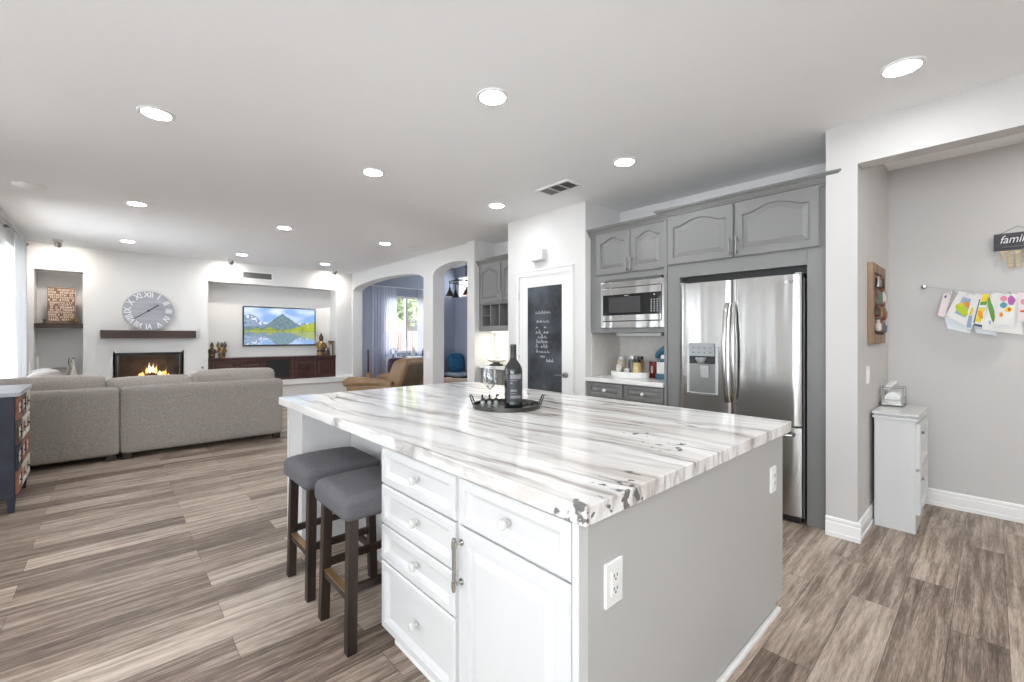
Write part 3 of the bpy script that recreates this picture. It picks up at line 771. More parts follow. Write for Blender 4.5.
# ------------------------------------------------------------------ bar stools
def make_stool(name, label, x, y):
    t = thing(name, label, 'bar stool', (x, y, 0), 'saddle stools at the island')
    def fn(q):
        dx = (q.x - x) / 0.205
        q.z -= 0.012 * abs(dx) ** 3 * (1 if q.z > .6 else 0)
        return q
    MB().soft(x - .205, x + .205, y - .192, y + .192, 0.560, 0.672, 0.032, 0.005, 14, fn=fn).build('seat', STOOLF, t, smooth=True, auto=80)
    sk = MB()
    lx, ly, q = 0.155, 0.146, 0.021
    for sx in (-1, 1):
        for sy in (-1, 1):
            c0 = Vector((x + sx * (lx + .012), y + sy * (ly + .012), 0)); c1 = Vector((x + sx * lx, y + sy * ly, 0.572))
            MB().rings([[c + Vector((a * q, b * q, 0)) for a, b in ((-1, -1), (1, -1), (1, 1), (-1, 1))] for c in (c0, c1)]).build('leg', STOOLW, t, bevel=0.003)
    for sx in (-1, 1):
        MB().box(x + sx * (lx + .006) - .011, x + sx * (lx + .006) + .011, y - ly + .01, y + ly - .01, 0.205 if sx < 0 else .15, 0.240 if sx < 0 else .185).build('stretcher', STOOLW, t, bevel=0.002)
    for sy in (-1, 1):
        MB().box(x - lx + .01, x + lx - .01, y + sy * (ly + .006) - .011, y + sy * (ly + .006) + .011, 0.245, 0.28).build('stretcher', STOOLW, t, bevel=0.002)
    MB().box(x - lx - .020, x - lx + .010, y - ly + .012, y + ly - .012, 0.240, 0.244).build('foot_plate', BRASSW, t)['label'] = 'worn bronze foot plate'
    return t
make_stool('bar_stool', 'charcoal saddle stool next to the drawers, nearer one of the two', 0.915, 1.99)
make_stool('bar_stool', 'charcoal saddle stool beside the white support column, farther one of the two', 0.915, 2.50)

# ------------------------------------------------------------------ tray on the island
TZ = 0.92
tx, ty = 1.745, 1.955
t = thing('serving_tray', 'round black metal tray with two wire handles on the marble slab', 'tray', (tx, ty, TZ))
MB().lathe([(0.02, 0.004), (0.195, 0.004), (0.198, 0.024), (0.203, 0.024), (0.203, 0.002), (0.19, 0.0), (0.02, 0.0)], (tx, ty, TZ), 48).build('tray_pan', TRAYM, t, smooth=True)
dirv = Vector((0.738, -0.6745, 0)); fwd = Vector((0.6745, 0.738, 0)); cz = Vector((tx, ty, TZ))
for s_ in (-1, 1):
    b = cz + dirv * s_ * 0.198 + Vector((0, 0, .022))
    MB().tube([b - fwd * .05, b - fwd * .045 + dirv * s_ * .015 + Vector((0, 0, .04)), b - fwd * .03 + dirv * s_ * .022 + Vector((0, 0, .05)), b + fwd * .03 + dirv * s_ * .022 + Vector((0, 0, .05)), b + fwd * .045 + dirv * s_ * .015 + Vector((0, 0, .04)), b + fwd * .05], 0.004, 8).build('wire_handle', BLACK, t, smooth=True)
def P(a, b): return tuple(cz + dirv * a + fwd * b)
bx, by, _ = P(0.038, -0.085)
t = thing('wine_bottle', 'large dark magnum wine bottle standing on the black tray', 'bottle', (bx, by, TZ + .004))
BZ = TZ + .004
MB().lathe([(0.02, 0.004), (0.047, 0.0), (0.0525, 0.006), (0.0525, 0.218), (0.050, 0.236), (0.040, 0.256), (0.026, 0.274), (0.0185, 0.288), (0.0170, 0.30), (0.0168, 0.352)], (bx, by, BZ), 32).build('bottle_body', BOTTLE, t, smooth=True)
MB().lathe([(0.0178, 0.290), (0.0175, 0.350), (0.0185, 0.352), (0.0185, 0.368), (0.0165, 0.372)], (bx, by, BZ), 24).build('foil_capsule', FOIL, t, smooth=True)
# label: a curved patch turned to the camera
lb = MB(); a0 = math.atan2(-by, -bx)
def patch(mb, r, z0, z1, da0, da1, n=14):
    rr = []
    for i in range(n + 1):
        a = a0 + da0 + (da1 - da0) * i / n
        rr.append([Vector((bx + q * math.cos(a), by + q * math.sin(a), BZ + z)) for q, z in ((r, z0), (r + .0006, z0), (r + .0006, z1), (r, z1))])
    return mb.rings(rr)
patch(lb, 0.0526, 0.045, 0.205, -0.75, 1.2).build('label', LABELM, t)
lw_ = mat('label_silver', (0.20, 0.195, 0.20), 0.45)
for (z0, z1, p0, p1) in ((0.176, 0.200, -.35, .95), (0.166, 0.169, -.35, .5), (0.148, 0.158, -.32, -.12), (0.104, 0.116, -.3, .4), (0.092, 0.096, -.3, .4), (0.066, 0.082, -.32, .9)):
    patch(MB(), 0.0533, z0, z1, p0, p1, 8).build('label_print', lw_, t)
gx, gy, _ = P(-0.105, 0.03)
t = thing('wine_glass', 'clear stemmed wine glass on the black tray behind the stoppers', 'wine glass', (gx, gy, TZ + .004))
g = [(0.0370, 0.0), (0.0370, 0.002), (0.012, 0.006), (0.0042, 0.014), (0.0038, 0.090), (0.008, 0.100), (0.026, 0.114), (0.039, 0.134), (0.0435, 0.158), (0.041, 0.190), (0.035, 0.235), (0.0338, 0.235), (0.0398, 0.190), (0.0422, 0.158), (0.0378, 0.135), (0.025, 0.116), (0.006, 0.104)]
MB().lathe(g, (gx, gy, TZ + .004), 28).build('glass_body', WINEGL, t, smooth=True)
for i, (a, lab) in enumerate(((-0.138, 'small glass stopper with black knob, leftmost of three on tray'), (-0.100, 'small glass stopper with black knob, middle of three on tray'), (-0.062, 'small glass stopper with tilted black top, rightmost of three on tray'))):
    x, y, _ = P(a, -0.085 + 0.005 * i)
    t = thing('bottle_stopper', lab, 'stopper', (x, y, TZ + .004), 'stoppers on the tray')
    MB().lathe([(0.014, 0), (0.015, 0.003), (0.008, 0.012), (0.013, 0.026), (0.014, 0.036), (0.010, 0.046)], (x, y, TZ + .004), 14).build('glass_base', STOPGL, t, smooth=True)
    k = MB().ball((x, y, TZ + .057), 0.013, 0.013, 0.011)
    k.ball((x + .004 * (i - 1), y, TZ + .076), 0.006, 0.006, 0.012, 8, 6)
    if i == 2: k.ball((x + .009, y - .008, TZ + .082), 0.009, 0.006, 0.006, 8, 6)
    k.build('black_knob', BLACK, t, smooth=True)
x, y, _ = P(0.105, -0.055)
ck = MB().tube([P(0.085 + .06 * i / 6, -0.075 + .03 * math.sin(i / 6 * 3)) [:2] + (TZ + .016 + .012 * i / 6,) for i in range(7)], 0.010, 8)
tag(ck.build('corkscrew', BLACK, None, smooth=True, loc=(x, y, TZ + .005)), 'black curved corkscrew lying on the tray right of the bottle', 'corkscrew')

# ------------------------------------------------------------------ refrigerator
t = thing('refrigerator', 'stainless french door refrigerator with water dispenser between grey cabinet panels', 'refrigerator', (3.9, 1.36, 0))
MB().box(3.66, 4.22, 0.905, 1.815, 0.035, 1.765).build('body', DGREYM, t, bevel=0.004)
def fdoor(y0, y1, z0, z1, x=3.60, bow=0.022, hole=None):
    """bowed door skin, a closed slab; hole = recess for the dispenser"""
    n = 18; rr = []
    prof = []
    for i in range(n + 1):
        u = -1 + 2 * i / n
        y = (y0 + y1) / 2 + (y1 - y0) / 2 * u
        e = max(0, abs(u) - .93) / .07
        prof.append((x - bow * (1 - u * u) * .55 + 0.014 * e * e, y))
    zs = [z0, z0 + .004, z1 - .004, z1]
    ins = [0.004, 0, 0, 0.004]
    for z, q in zip(zs, ins):
        rr.append([Vector((px + q, py, z)) for px, py in prof] + [Vector((3.662, y1, z)), Vector((3.662, y0, z))])
    return MB().rings(rr)
DR0, DR1, DM = 0.911, 1.812, 1.386
d1 = fdoor(DM + .003, DR1, 0.700, 1.790).build('door', STEEL, t, smooth=True, auto=30)
d1['label'] = 'left door with the dispenser'
d2 = fdoor(DR0, DM - .003, 0.700, 1.790).build('door', STEEL, t, smooth=True, auto=30)
d3 = fdoor(DR0, DR1, 0.055, 0.690).build('freezer_drawer', STEEL, t, smooth=True, auto=30)
def arc_handle(parent, y, z0, z1, dy):
    pts = []; n = 16
    for i in range(n + 1):
        u = i / n; s_ = math.sin(math.pi * u)
        pts.append((3.592 - 0.052 * s_ ** 0.6, y + dy * (1 - s_) , z0 + (z1 - z0) * u))
    mb = MB(); rr = []
    for i, p in enumerate(pts):
        w_ = 0.016; d_ = 0.010
        rr.append([Vector(p) + Vector((a * d_, b * w_, 0)) for a, b in ((-1, -.6), (-1, .6), (-.3, 1), (1, 1), (1, -1), (-.3, -1))])
    mb.rings(rr)
    return mb.build('handle', CHROME, parent, smooth=True, auto=50)
arc_handle(d1, 1.418, 0.82, 1.61, -0.006)
arc_handle(d2, 1.352, 0.82, 1.61, 0.006)
fh = MB().tube([(3.59, 0.955, 0.640), (3.548, 0.962, 0.640), (3.535, 0.99, 0.640), (3.53, 1.36, 0.640), (3.535, 1.73, 0.640), (3.548, 1.76, 0.640), (3.59, 1.767, 0.640)], 0.014, 10)
fh.build('handle', CHROME, d3, smooth=True)
# dispenser
FXD = 3.588
dp = MB().box(FXD - .004, 3.60, 1.482, 1.502, 0.868, 1.262).box(FXD - .004, 3.60, 1.716, 1.736, 0.868, 1.262).box(FXD - .004, 3.60, 1.502, 1.716, 0.862, 0.882)
dpo = dp.build('dispenser_surround', SILVERP, d1, bevel=0.002)
MB().box(FXD - .002, 3.59, 1.502, 1.716, 0.882, 1.175).build('dispenser_recess', mat('dispenser_inner_metal', (0.26, 0.26, 0.25), 0.35, 0.8), dpo)
MB().box(FXD - .012, 3.59, 1.507, 1.716, 1.180, 1.288).build('control_panel', mat('dispenser_display', (0.33, 0.345, 0.35), 0.4, 0.2, var=.12, vscale=90), dpo, bevel=0.004)
MB().box(FXD - .003, 3.59, 1.482, 1.736, 1.118, 1.262).build('shadow_gap', BLACK, dpo)
MB().lathe([(0.045, 0.02), (0.042, 0.0), (0.030, -0.012), (0.028, -0.02)], (FXD - .012, 1.612, 1.150), 16).build('nozzle', SILVERP, dpo, smooth=True)
pa = MB().obox((FXD - .010, 1.585, 1.055), (.004, 0, .003), (0, .034, 0), (-.005, 0, .048)); pa.build('paddle', SILVERP, dpo, bevel=0.003)
MB().box(FXD - .010, 3.59, 1.490, 1.728, 0.866, 0.876).build('drip_ledge', CHROME, dpo)
for i in range(4):
    for j in range(2):
        MB().box(FXD - .0130, FXD - .0118, 1.53 + i * .047, 1.545 + i * .047, 1.205 + j * .04, 1.212 + j * .04).build('button', DGREYM, dpo)
# emblem
lg = MB().cyl((3.5845, 1.000, 1.735), 0.013, 0.004, 'x', 20); lgo = lg.build('emblem', SILVERP, d2, smooth=True)
text('emblem_letters', 'LG', 0.026, mat('emblem_grey', (0.16, 0.16, 0.16), 0.4), lgo, (3.584, 0.966, 1.735), (0, -1, 0), (0, 0, 1), 0.001)
MB().box(3.612, 3.70, 0.915, 0.955, 1.766, 1.800).build('hinge_cover', SILVERP, t, bevel=0.006)
MB().box(3.612, 3.70, 1.770, 1.81, 1.766, 1.800).build('hinge_cover', SILVERP, t, bevel=0.006)
MB().box(3.63, 3.70, 0.92, 1.80, 0.008, 0.055).build('base_grille', BLACK, t)
MB().cyl((3.66, 0.96, 0), 0.02, 0.04).build('foot', BLACK, t); MB().cyl((3.66, 1.76, 0), 0.02, 0.04).build('foot', BLACK, t)

# ------------------------------------------------------------------ cabinets around the fridge
def crown(mb, y0, y1, xf, z, ret0=True, ret1=True, xb=4.2):
    prof = [(0, -.018), (-.010, -.018), (-.010, -.004), (-.022, 0), (-.022, .008), (-.030, .014), (-.040, .030), (-.056, .040), (-.056, .046), (-.066, .048), (-.066, .060), (0, .060)]
    if y0 > y1: y0, y1 = y1, y0
    ringsL = []
    a = [Vector((xf + dx, y0 + (dx if ret0 else 0), z + dz)) for dx, dz in prof]
    b = [Vector((xf + dx, y1 - (dx if ret1 else 0), z + dz)) for dx, dz in prof]
    L_ = []
    if ret0: L_.append([Vector((xb, y0 + dx, z + dz)) for dx, dz in prof])
    L_ += [a, b]
    if ret1: L_.append([Vector((xb, y1 - dx, z + dz)) for dx, dz in prof])
    return mb.rings(L_)
t = thing('refrigerator_cabinet', 'tall grey cabinet surround with two arched doors above the refrigerator', 'cabinet', (3.95, 1.40, 0))
fc = MB().box(3.65, 4.245, 0.768, 0.888, 0, 2.40).box(3.65, 4.245, 1.832, 1.945, 0, 2.40).box(3.65, 4.245, 0.888, 1.832, 1.852, 2.40)
fc.build('frame', GREYCAB, t, bevel=0.002)
MB().box(3.636, 4.245, 1.945, 1.972, 0, 2.40).build('side_panel', GREYCAB, t, bevel=0.002)
MB().box(3.70, 4.24, 0.889, 1.831, 1.80, 1.852).build('gap_shade_fill', DARKGAP, t)  # black block standing in for the shade in the gap above the refrigerator
for (y0, y1, hy) in ((1.384, 1.940, 1.405), (0.812, 1.372, 1.352)):
    d = MB().panel((3.65, y1, 1.968), (0, -1, 0), (-1, 0, 0), y1 - y0, 0.435, 0.020, 0.056, 'raised', 0.052).build('door', GREYCAB, t)
    bar_handle(d, (3.63, hy, 1.985), (3.63, hy, 2.125), (-1, 0, 0), 0.030, 0.006, PEWTER)
crown(MB(), 0.745, 1.975, 3.642, 2.400).build('crown_moulding', GREYCAB, t)

t = thing('wall_cabinet', 'grey wall cabinet with two arched doors above the microwave', 'cabinet', (3.95, 2.42, 1.38))
wc = MB().box(3.705, 4.245, 1.974, 2.012, 1.380, 2.39).box(3.705, 4.245, 2.660, 2.834, 1.380, 2.39).box(3.705, 4.245, 2.012, 2.660, 1.905, 2.39).box(3.705, 4.245, 2.012, 2.660, 1.380, 1.425)
wc.build('frame', GREYCAB, t, bevel=0.002)
for (y0, y1, hy) in ((2.358, 2.755, 2.378), (1.985, 2.348, 2.330)):
    d = MB().panel((3.705, y1, 1.962), (0, -1, 0), (-1, 0, 0), y1 - y0, 0.425, 0.020, 0.056, 'raised', 0.045).build('door', GREYCAB, t)
    bar_handle(d, (3.685, hy, 1.975), (3.685, hy, 2.11), (-1, 0, 0), 0.030, 0.006, PEWTER)
crown(MB(), 1.976, 2.830, 3.700, 2.385, False, True).build('crown_moulding', GREYCAB, t)

t = thing('microwave_oven', 'built-in stainless microwave oven set in the grey wall cabinet', 'microwave', (3.9, 2.34, 1.43))
MB().box(3.70, 4.15, 2.035, 2.655, 1.43, 1.90).build('body', DGREYM, t)
tf = MB()
tf.box(3.680, 3.704, 1.985, 2.020, 1.425, 1.878).box(3.680, 3.704, 2.662, 2.690, 1.425, 1.878).box(3.680, 3.704, 2.020, 2.662, 1.822, 1.878).box(3.680, 3.704, 2.020, 2.662, 1.425, 1.490)
tf.build('trim_frame', STEEL, t, bevel=0.004)
d = MB().box(3.676, 3.70, 2.024, 2.660, 1.752, 1.818).box(3.676, 3.70, 2.024, 2.660, 1.495, 1.552).build('door', STEEL, t, bevel=0.003)
MB().box(3.679, 3.70, 2.148, 2.660, 1.553, 1.751).build('window', BLKGLASS, d)
MB().box(3.6785, 3.679, 2.235, 2.590, 1.575, 1.728).build('window_mesh', mat('microwave_mesh', (0.035, 0.035, 0.036), 0.25), d)
cp = MB().box(3.679, 3.70, 2.024, 2.146, 1.553, 1.751).build('control_panel', BLKGLASS, t)
for i in range(3):
    for j in range(6):
        MB().box(3.6782, 3.679, 2.055 + i * .030, 2.068 + i * .030, 1.575 + j * .021, 1.583 + j * .021).build('button', SILVERP, cp)
MB().box(3.6782, 3.679, 2.085, 2.10, 1.725, 1.735).build('display', SILVERP, cp)
MB().box(3.6783, 3.679, 2.36, 2.41, 1.738, 1.743).build('badge', SILVERP, d)

t = thing('base_cabinet', 'grey base cabinet with two drawers below the white coffee counter', 'cabinet', (3.95, 2.42, 0))
MB().box(3.655, 4.245, 1.974, 2.834, 0.10, 0.885).box(3.72, 4.245, 1.974, 2.834, 0, 0.10).build('carcass', GREYCAB, t, bevel=0.002)
for (y0, y1, k) in ((2.405, 2.815, 2.605), (1.982, 2.390, 2.18)):
    d = MB().panel((3.655, y1, 0.735), (0, -1, 0), (-1, 0, 0), y1 - y0, 0.142, 0.020, 0.034, 'raised', N=4).build('drawer', GREYCAB, t)
    glass_knob(d, 3.637, k, 0.806, WHITE)
    MB().panel((3.655, y1, 0.12), (0, -1, 0), (-1, 0, 0), y1 - y0, 0.60, 0.020, 0.055, 'raised', N=4).build('door', GREYCAB, t)
ct = MB().box(3.615, 4.245, 1.974, 2.836, 0.886, 0.926).build('worktop', QUARTZ, None, bevel=0.004, loc=(3.95, 2.42, 0.886))
tag(ct, 'white quartz worktop in the niche left of the refrigerator', 'worktop')
bsp = MB().box(4.239, 4.247, 1.974, 2.836, 0.926, 1.38).box(3.72, 4.239, 2.830, 2.838, 0.926, 1.38)
for k in range(30):
    pass
struct(bsp.build('trim_3', TILE))
lb_ = MB().box(4.0, 4.12, 2.20, 2.72, 1.348, 1.379).build('light_housing', WHITE, None, bevel=0.004, loc=(4.06, 2.46, 1.348))
tag(lb_, 'white under-cabinet light bar below the microwave', 'light')

# things on the coffee worktop
WZ = 0.926
t = thing('basket_tray', 'white oval tray holding jars on the quartz worktop', 'tray', (3.93, 2.51, WZ))
def oval(mb, cx, cy, rx, ry, prof, n=32):
    rr = [[Vector((cx + (rx + dr) * math.cos(2 * math.pi * i / n), cy + (ry + dr) * math.sin(2 * math.pi * i / n), WZ + z)) for i in range(n)] for dr, z in prof]
    return mb.rings(rr)
oval(MB(), 3.93, 2.51, 0.12, 0.205, [(0, 0), (0.004, 0.002), (0.01, 0.058), (0.004, 0.058), (-0.003, 0.008), (-.05, .008)]).build('tray_wall', WHITE, t, smooth=True)
def jar(x, y, r, h, body, lid, label, nm='spice_jar'):
    t = thing(nm, label, 'jar', (x, y, WZ + .008), 'jars on the white tray')
    MB().lathe([(r * .9, 0), (r, .004), (r, h * .78), (r * .8, h * .84)], (x, y, WZ + .008), 16).build('jar_body', body, t, smooth=True)
    MB().lathe([(r * .86, h * .84), (r * .86, h), (r * .8, h)], (x, y, WZ + .008), 16).build('jar_lid', lid, t, smooth=True)
jb = mat('cookie_bag_brown', (0.42, 0.27, 0.14), 0.5, var=0.4, vscale=30)
jc = mat('coffee_tin_grey', (0.18, 0.17, 0.16), 0.3, 0.5)
jy = mat('pasta_yellow', (0.62, 0.49, 0.22), 0.5, var=0.3, vscale=40)
jar(3.97, 2.635, 0.045, 0.20, mat('clear_tan_jar', (0.55, 0.47, 0.38), 0.3, var=.3, vscale=30), SILVERP, 'pale glass jar with brown contents, leftmost on white tray')
jar(3.97, 2.505, 0.040, 0.21, jc, SILVERP, 'dark metal tin in the middle of the white tray')
jar(3.99, 2.425, 0.036, 0.205, jb, BLACK, 'brown jar with black lid behind the yellow jar on tray')
jar(3.90, 2.405, 0.042, 0.175, jy, BLACK, 'jar of yellow contents, rightmost on white tray')
jar(3.875, 2.60, 0.034, 0.12, mat('white_box_label', (0.70, 0.66, 0.60), 0.5, var=.4, vscale=25), WHITE, 'short white jar at front left of white tray')
jar(3.865, 2.50, 0.028, 0.085, mat('grey_cup', (0.55, 0.55, 0.56), 0.3, var=.3, vscale=40), WHITE, 'short pale jar at front middle of white tray')
t = thing('tin_can', 'red metal tin standing right of the white tray', 'tin', (4.06, 2.305, WZ))
MB().lathe([(0.050, 0), (0.052, .003), (0.052, .160), (0.049, .163)], (4.06, 2.305, WZ), 24).build('can_body', REDCAN, t, smooth=True)
MB().lathe([(0.049, .163), (0.049, .166), (0.02, .167)], (4.06, 2.305, WZ), 24).build('can_lid', PEWTER, t, smooth=True)
MB().box(4.006, 4.009, 2.295, 2.315, WZ + .05, WZ + .12).build('can_print', CREAMP, t)
t = thing('drink_dispenser', 'steel blue and white machine with tilted top at right end of worktop', 'appliance', (4.02, 2.17, WZ))
MB().box(3.95, 4.09, 2.11, 2.235, WZ, WZ + .05).build('base', BLUEP, t, bevel=0.008)
MB().box(3.96, 4.08, 2.12, 2.228, WZ + .05, WZ + .165).build('white_body', WHITE, t, bevel=0.006)
MB().box(3.975, 4.07, 2.125, 2.205, WZ + .165, WZ + .27).build('neck', BLUEP, t, bevel=0.008)
MB().soft(3.95, 4.09, 2.09, 2.25, WZ + .26, WZ + .335, .03, fn=lambda q: Vector((q.x, q.y, q.z - (q.y - 2.15) * .75))).build('tilted_lid', BLUEP, t, smooth=True)
MB().box(3.968, 3.976, 2.15, 2.185, WZ + .20, WZ + .235).build('badge', WHITE, t)

# door chime
t = thing('door_chime', 'small white door chime box above the pantry door', 'chime', (3.6, 3.475, 2.26))
MB().box(3.545, 3.62, 3.385, 3.57, 2.205, 2.325).build('chime_cover', WHITE, t, bevel=0.006)
MB().box(3.575, 3.62, 3.40, 3.555, 2.195, 2.205).build('chime_base', SILVERP, t)

# ------------------------------------------------------------------ coffee nook
t = thing('wall_cabinet', 'grey wall cabinet with open cubbies in the nook left of the pantry', 'cabinet', (4.1, 4.55, 1.42))
cb = MB()
cb.box(3.97, 4.265, 4.04, 5.055, 1.795, 2.385).box(3.97, 4.265, 4.04, 5.055, 1.42, 1.495).box(3.97, 4.265, 4.98, 5.055, 1.495, 1.795).box(4.245, 4.265, 4.04, 4.98, 1.495, 1.795)
for y in (4.80, 4.61, 4.42, 4.23): cb.box(3.97, 4.245, y - .009, y + .009, 1.495, 1.795)
cb.box(3.97, 4.245, 4.81, 4.98, 1.637, 1.650)
cb.build('frame', GREYCAB, t, bevel=0.002)
for (y0, y1, hy) in ((4.565, 5.02, 4.59), (4.08, 4.545, 4.52)):
    d = MB().panel((3.97, y1, 1.82), (0, -1, 0), (-1, 0, 0), y1 - y0, 0.555, 0.020, 0.056, 'raised', 0.05).build('door', GREYCAB, t)
    bar_handle(d, (3.95, hy, 1.84), (3.95, hy, 1.98), (-1, 0, 0), 0.030, 0.006, PEWTER)
crown(MB(), 4.03, 5.062, 3.962, 2.385, False, False).build('crown_moulding', GREYCAB, t)
MUG = mat('white_ceramic', (0.70, 0.69, 0.67), 0.25)
def mug(x, y, z, r, h, label, m=MUG, g='cups in the nook cubbies'):
    t = thing('cup', label, 'cup', (x, y, z), g)
    MB().lathe([(r * .85, 0), (r, .01), (r, h), (r * .88, h), (r * .85, .012), (.005, .012)], (x, y, z), 16).build('cup_body', m, t, smooth=True)
    MB().tube([(x - .3 * r, y - r, z + h * .25), (x - .3 * r, y - r - .022, z + h * .35), (x - .3 * r, y - r - .022, z + h * .65), (x - .3 * r, y - r, z + h * .75)], .005, 6).build('cup_handle', m, t, smooth=True)
mug(4.08, 4.885, 1.650, 0.036, 0.115, 'pale cup on the upper shelf of the leftmost cubby')
mug(4.08, 4.87, 1.495, 0.036, 0.085, 'grey round cup on the lower shelf of the leftmost cubby', mat('grey_ceramic', (0.36, 0.35, 0.35), .3))
for (y, lab, m_, hh) in ((4.68, 'tall pale canister in the second open cubby', MUG, .275), (4.49, 'dark canister in the third open cubby', mat('dark_canister', (.12, .12, .13), .3), .15)):
    cn = thing('canister', lab, 'canister', (4.10, y, 1.495))
    MB().lathe([(.05, 0), (.055, .005), (.055, hh * .88), (.045, hh * .9)], (4.10, y, 1.495), 16).build('canister_body', m_, cn, smooth=True)
    MB().lathe([(.05, hh * .9), (.05, hh)], (4.10, y, 1.495), 16).build('canister_lid', m_, cn, smooth=True)
MB_ = MB().box(4.0, 4.265, 4.04, 5.055, 0.10, 0.885).box(4.06, 4.265, 4.04, 5.055, 0, .10)
t = thing('base_cabinet', 'grey base cabinet in the nook left of the pantry', 'cabinet', (4.1, 4.55, 0))
MB_.build('carcass', GREYCAB, t)
for (y0, y1) in ((4.56, 5.03), (4.06, 4.54)):
    MB().panel((4.0, y1, .12), (0, -1, 0), (-1, 0, 0), y1 - y0, .75, .02, .055, 'raised', N=4).build('door', GREYCAB, t)
tag(MB().box(3.955, 4.268, 4.037, 5.058, 0.886, 0.926).build('worktop', QUARTZ, None, bevel=0.004, loc=(4.1, 4.55, 0.886)), 'white worktop in the bright nook left of the pantry', 'worktop')
struct(MB().box(4.262, 4.270, 4.036, 5.058, 0.926, 1.42).build('trim_4', mat('pale_nook_tile', (.78, .78, .74), .3)))
t = thing('under_cabinet_light', 'slim glowing light strip under the nook wall cabinet', 'light', (4.15, 4.55, 1.41))
MB().box(4.10, 4.20, 4.15, 4.95, 1.406, 1.42).build('housing', WHITE, t)
MB().box(4.11, 4.19, 4.17, 4.93, 1.402, 1.406).build('diffuser', emis('under_cabinet_led', (1.0, .97, .86), 6), t)
t = thing('wall_outlet', 'white outlet on the tiled back of the bright nook', 'outlet', (4.26, 4.86, 1.20))
MB().box(4.254, 4.262, 4.815, 4.905, 1.14, 1.26).build('cover_plate', WHITE, t, bevel=.003); MB().box(4.251, 4.254, 4.845, 4.875, 1.165, 1.235).build('receptacle', TRIM, t)
t = thing('serving_dish', 'white dish on a black stand on the nook worktop', 'dish', (4.1, 4.85, .926))
MB().lathe([(.02, .045), (.09, .05), (.14, .085), (.135, .088), (.08, .058), (.01, .055)], (4.1, 4.82, .926), 24).build('dish_bowl', MUG, t, smooth=True)
MB().lathe([(.10, 0), (.10, .02), (.05, .03), (.05, .048)], (4.1, 4.82, .926), 20).build('dish_stand', BLACK, t, smooth=True)
tag(MB().box(4.02, 4.2, 4.30, 4.55, .926, .95).build('cutting_board', BLACK, None, bevel=.004, loc=(4.1, 4.42, .926)), 'black flat board on the nook worktop beside the bottle', 'board')

# ------------------------------------------------------------------ ceiling fittings
def downlight(x, y, label, lens=None):
    t = thing('recessed_light', label, 'ceiling light', (x, y, H), 'recessed ceiling lights')
    MB().lathe([(0.072, -0.003), (0.076, -0.008), (0.092, -0.008), (0.096, -0.001), (0.096, 0.0), (0.072, 0.0)], (x, y, H), 32).build('trim_ring', TRIM, t, smooth=True)
    MB().lathe([(0.0, -0.006), (0.0725, -0.006), (0.0725, -0.001), (0.0, -0.001)], (x, y, H), 24).build('lens', lens or LENS, t)
GRID = [(3.035, 0.316, 'glowing round ceiling light nearest the alcove header, at the upper right'),
        (1.645, 1.967, 'glowing round ceiling light above the near half of the marble island'),
        (0.21, 3.535, 'glowing round ceiling light at the upper left, nearest the camera on that side'),
        (3.035, 1.985, 'glowing round ceiling light in front of the microwave cabinet'),
        (1.645, 3.55, 'glowing round ceiling light beyond the far end of the island'),
        (3.035, 3.564, 'glowing round ceiling light in front of the chalkboard door'),
        (0.20, 6.07, 'glowing round ceiling light above the left part of the sofa'),
        (1.64, 6.122, 'glowing round ceiling light above the right end of the sofa'),
        (3.035, 6.143, 'glowing round ceiling light before the pier between the two arches'),
        (0.18, 8.53, 'glowing round ceiling light above the fireplace clock'),
        (1.645, 8.61, 'glowing round ceiling light in front of the wall vent grille'),
        (3.035, 8.65, 'glowing round ceiling light before the right end of the television niche')]
for a in GRID: downlight(*a)
for x, y in ((1.645, -1.33), (0.2, -1.33), (0.2, 1.97), (1.645, 0.316), (-1.6, 1.2), (-1.6, 3.4)):
    downlight(x, y, 'glowing round ceiling light behind the viewer, outside the photo')
downlight(4.30, -1.0, 'glowing round alcove ceiling light outside the photo', emis('alcove_lens', (1.0, .97, .93), LAMP * 2.2))
def spot(x, label, yy=9.25):
    y = yy
    t = thing('spot_light', label, 'spotlight', (x, y, H), 'wall-washing spots along the far wall')
    MB().lathe([(0.06, 0), (0.055, -0.02), (0.03, -0.03)], (x, y, H), 20).build('canopy', TRIM, t, smooth=True)
    mb = MB(); ax = Vector((0, 0.66, -0.75)).normalized(); c = Vector((x, y, H - .035)); u = Vector((1, 0, 0)); v = ax.cross(u)
    def ring(r, d): return [c + ax * d + (u * math.cos(k * math.pi / 8) + v * math.sin(k * math.pi / 8)) * r for k in range(16)]
    mb.rings([ring(.028, -.02), ring(.040, 0), ring(.040, .06), ring(.034, .06), ring(.032, .03)]); mb.build('spot_head', CHROME, t, smooth=True)
    m2 = MB().rings([ring(.031, .034), ring(.031, .036)]); m2.build('lens', LENSS, t)
spot(-0.568, 'small ceiling spot above the left wall niche', 9.14)
spot(1.60, 'small ceiling spot left of the wall vent grille')
spot(3.45, 'small ceiling spot above the right end of the television niche')
def speaker(x, y, label):
    t = thing('ceiling_speaker', label, 'speaker', (x, y, H), 'flush ceiling speakers')
    MB().lathe([(0.0, -0.006), (0.105, -0.006), (0.112, -0.003), (0.112, 0)], (x, y, H), 28).build('grille', mat('speaker_grille', (0.40, 0.40, 0.39), 0.8), t, smooth=True)
    MB().lathe([(0.105, -0.007), (0.114, -0.006), (0.118, 0), (0.105, 0)], (x, y, H), 28).build('rim', TRIM, t, smooth=True)
speaker(-0.55, 6.0, 'grey round speaker flush in the ceiling near the left edge')
speaker(3.62, 6.25, 'grey round speaker flush in the ceiling above the arch pier')
t = thing('ceiling_vent', 'square ceiling air vent with dark slats in front of the pantry', 'vent', (3.10, 2.74, H))
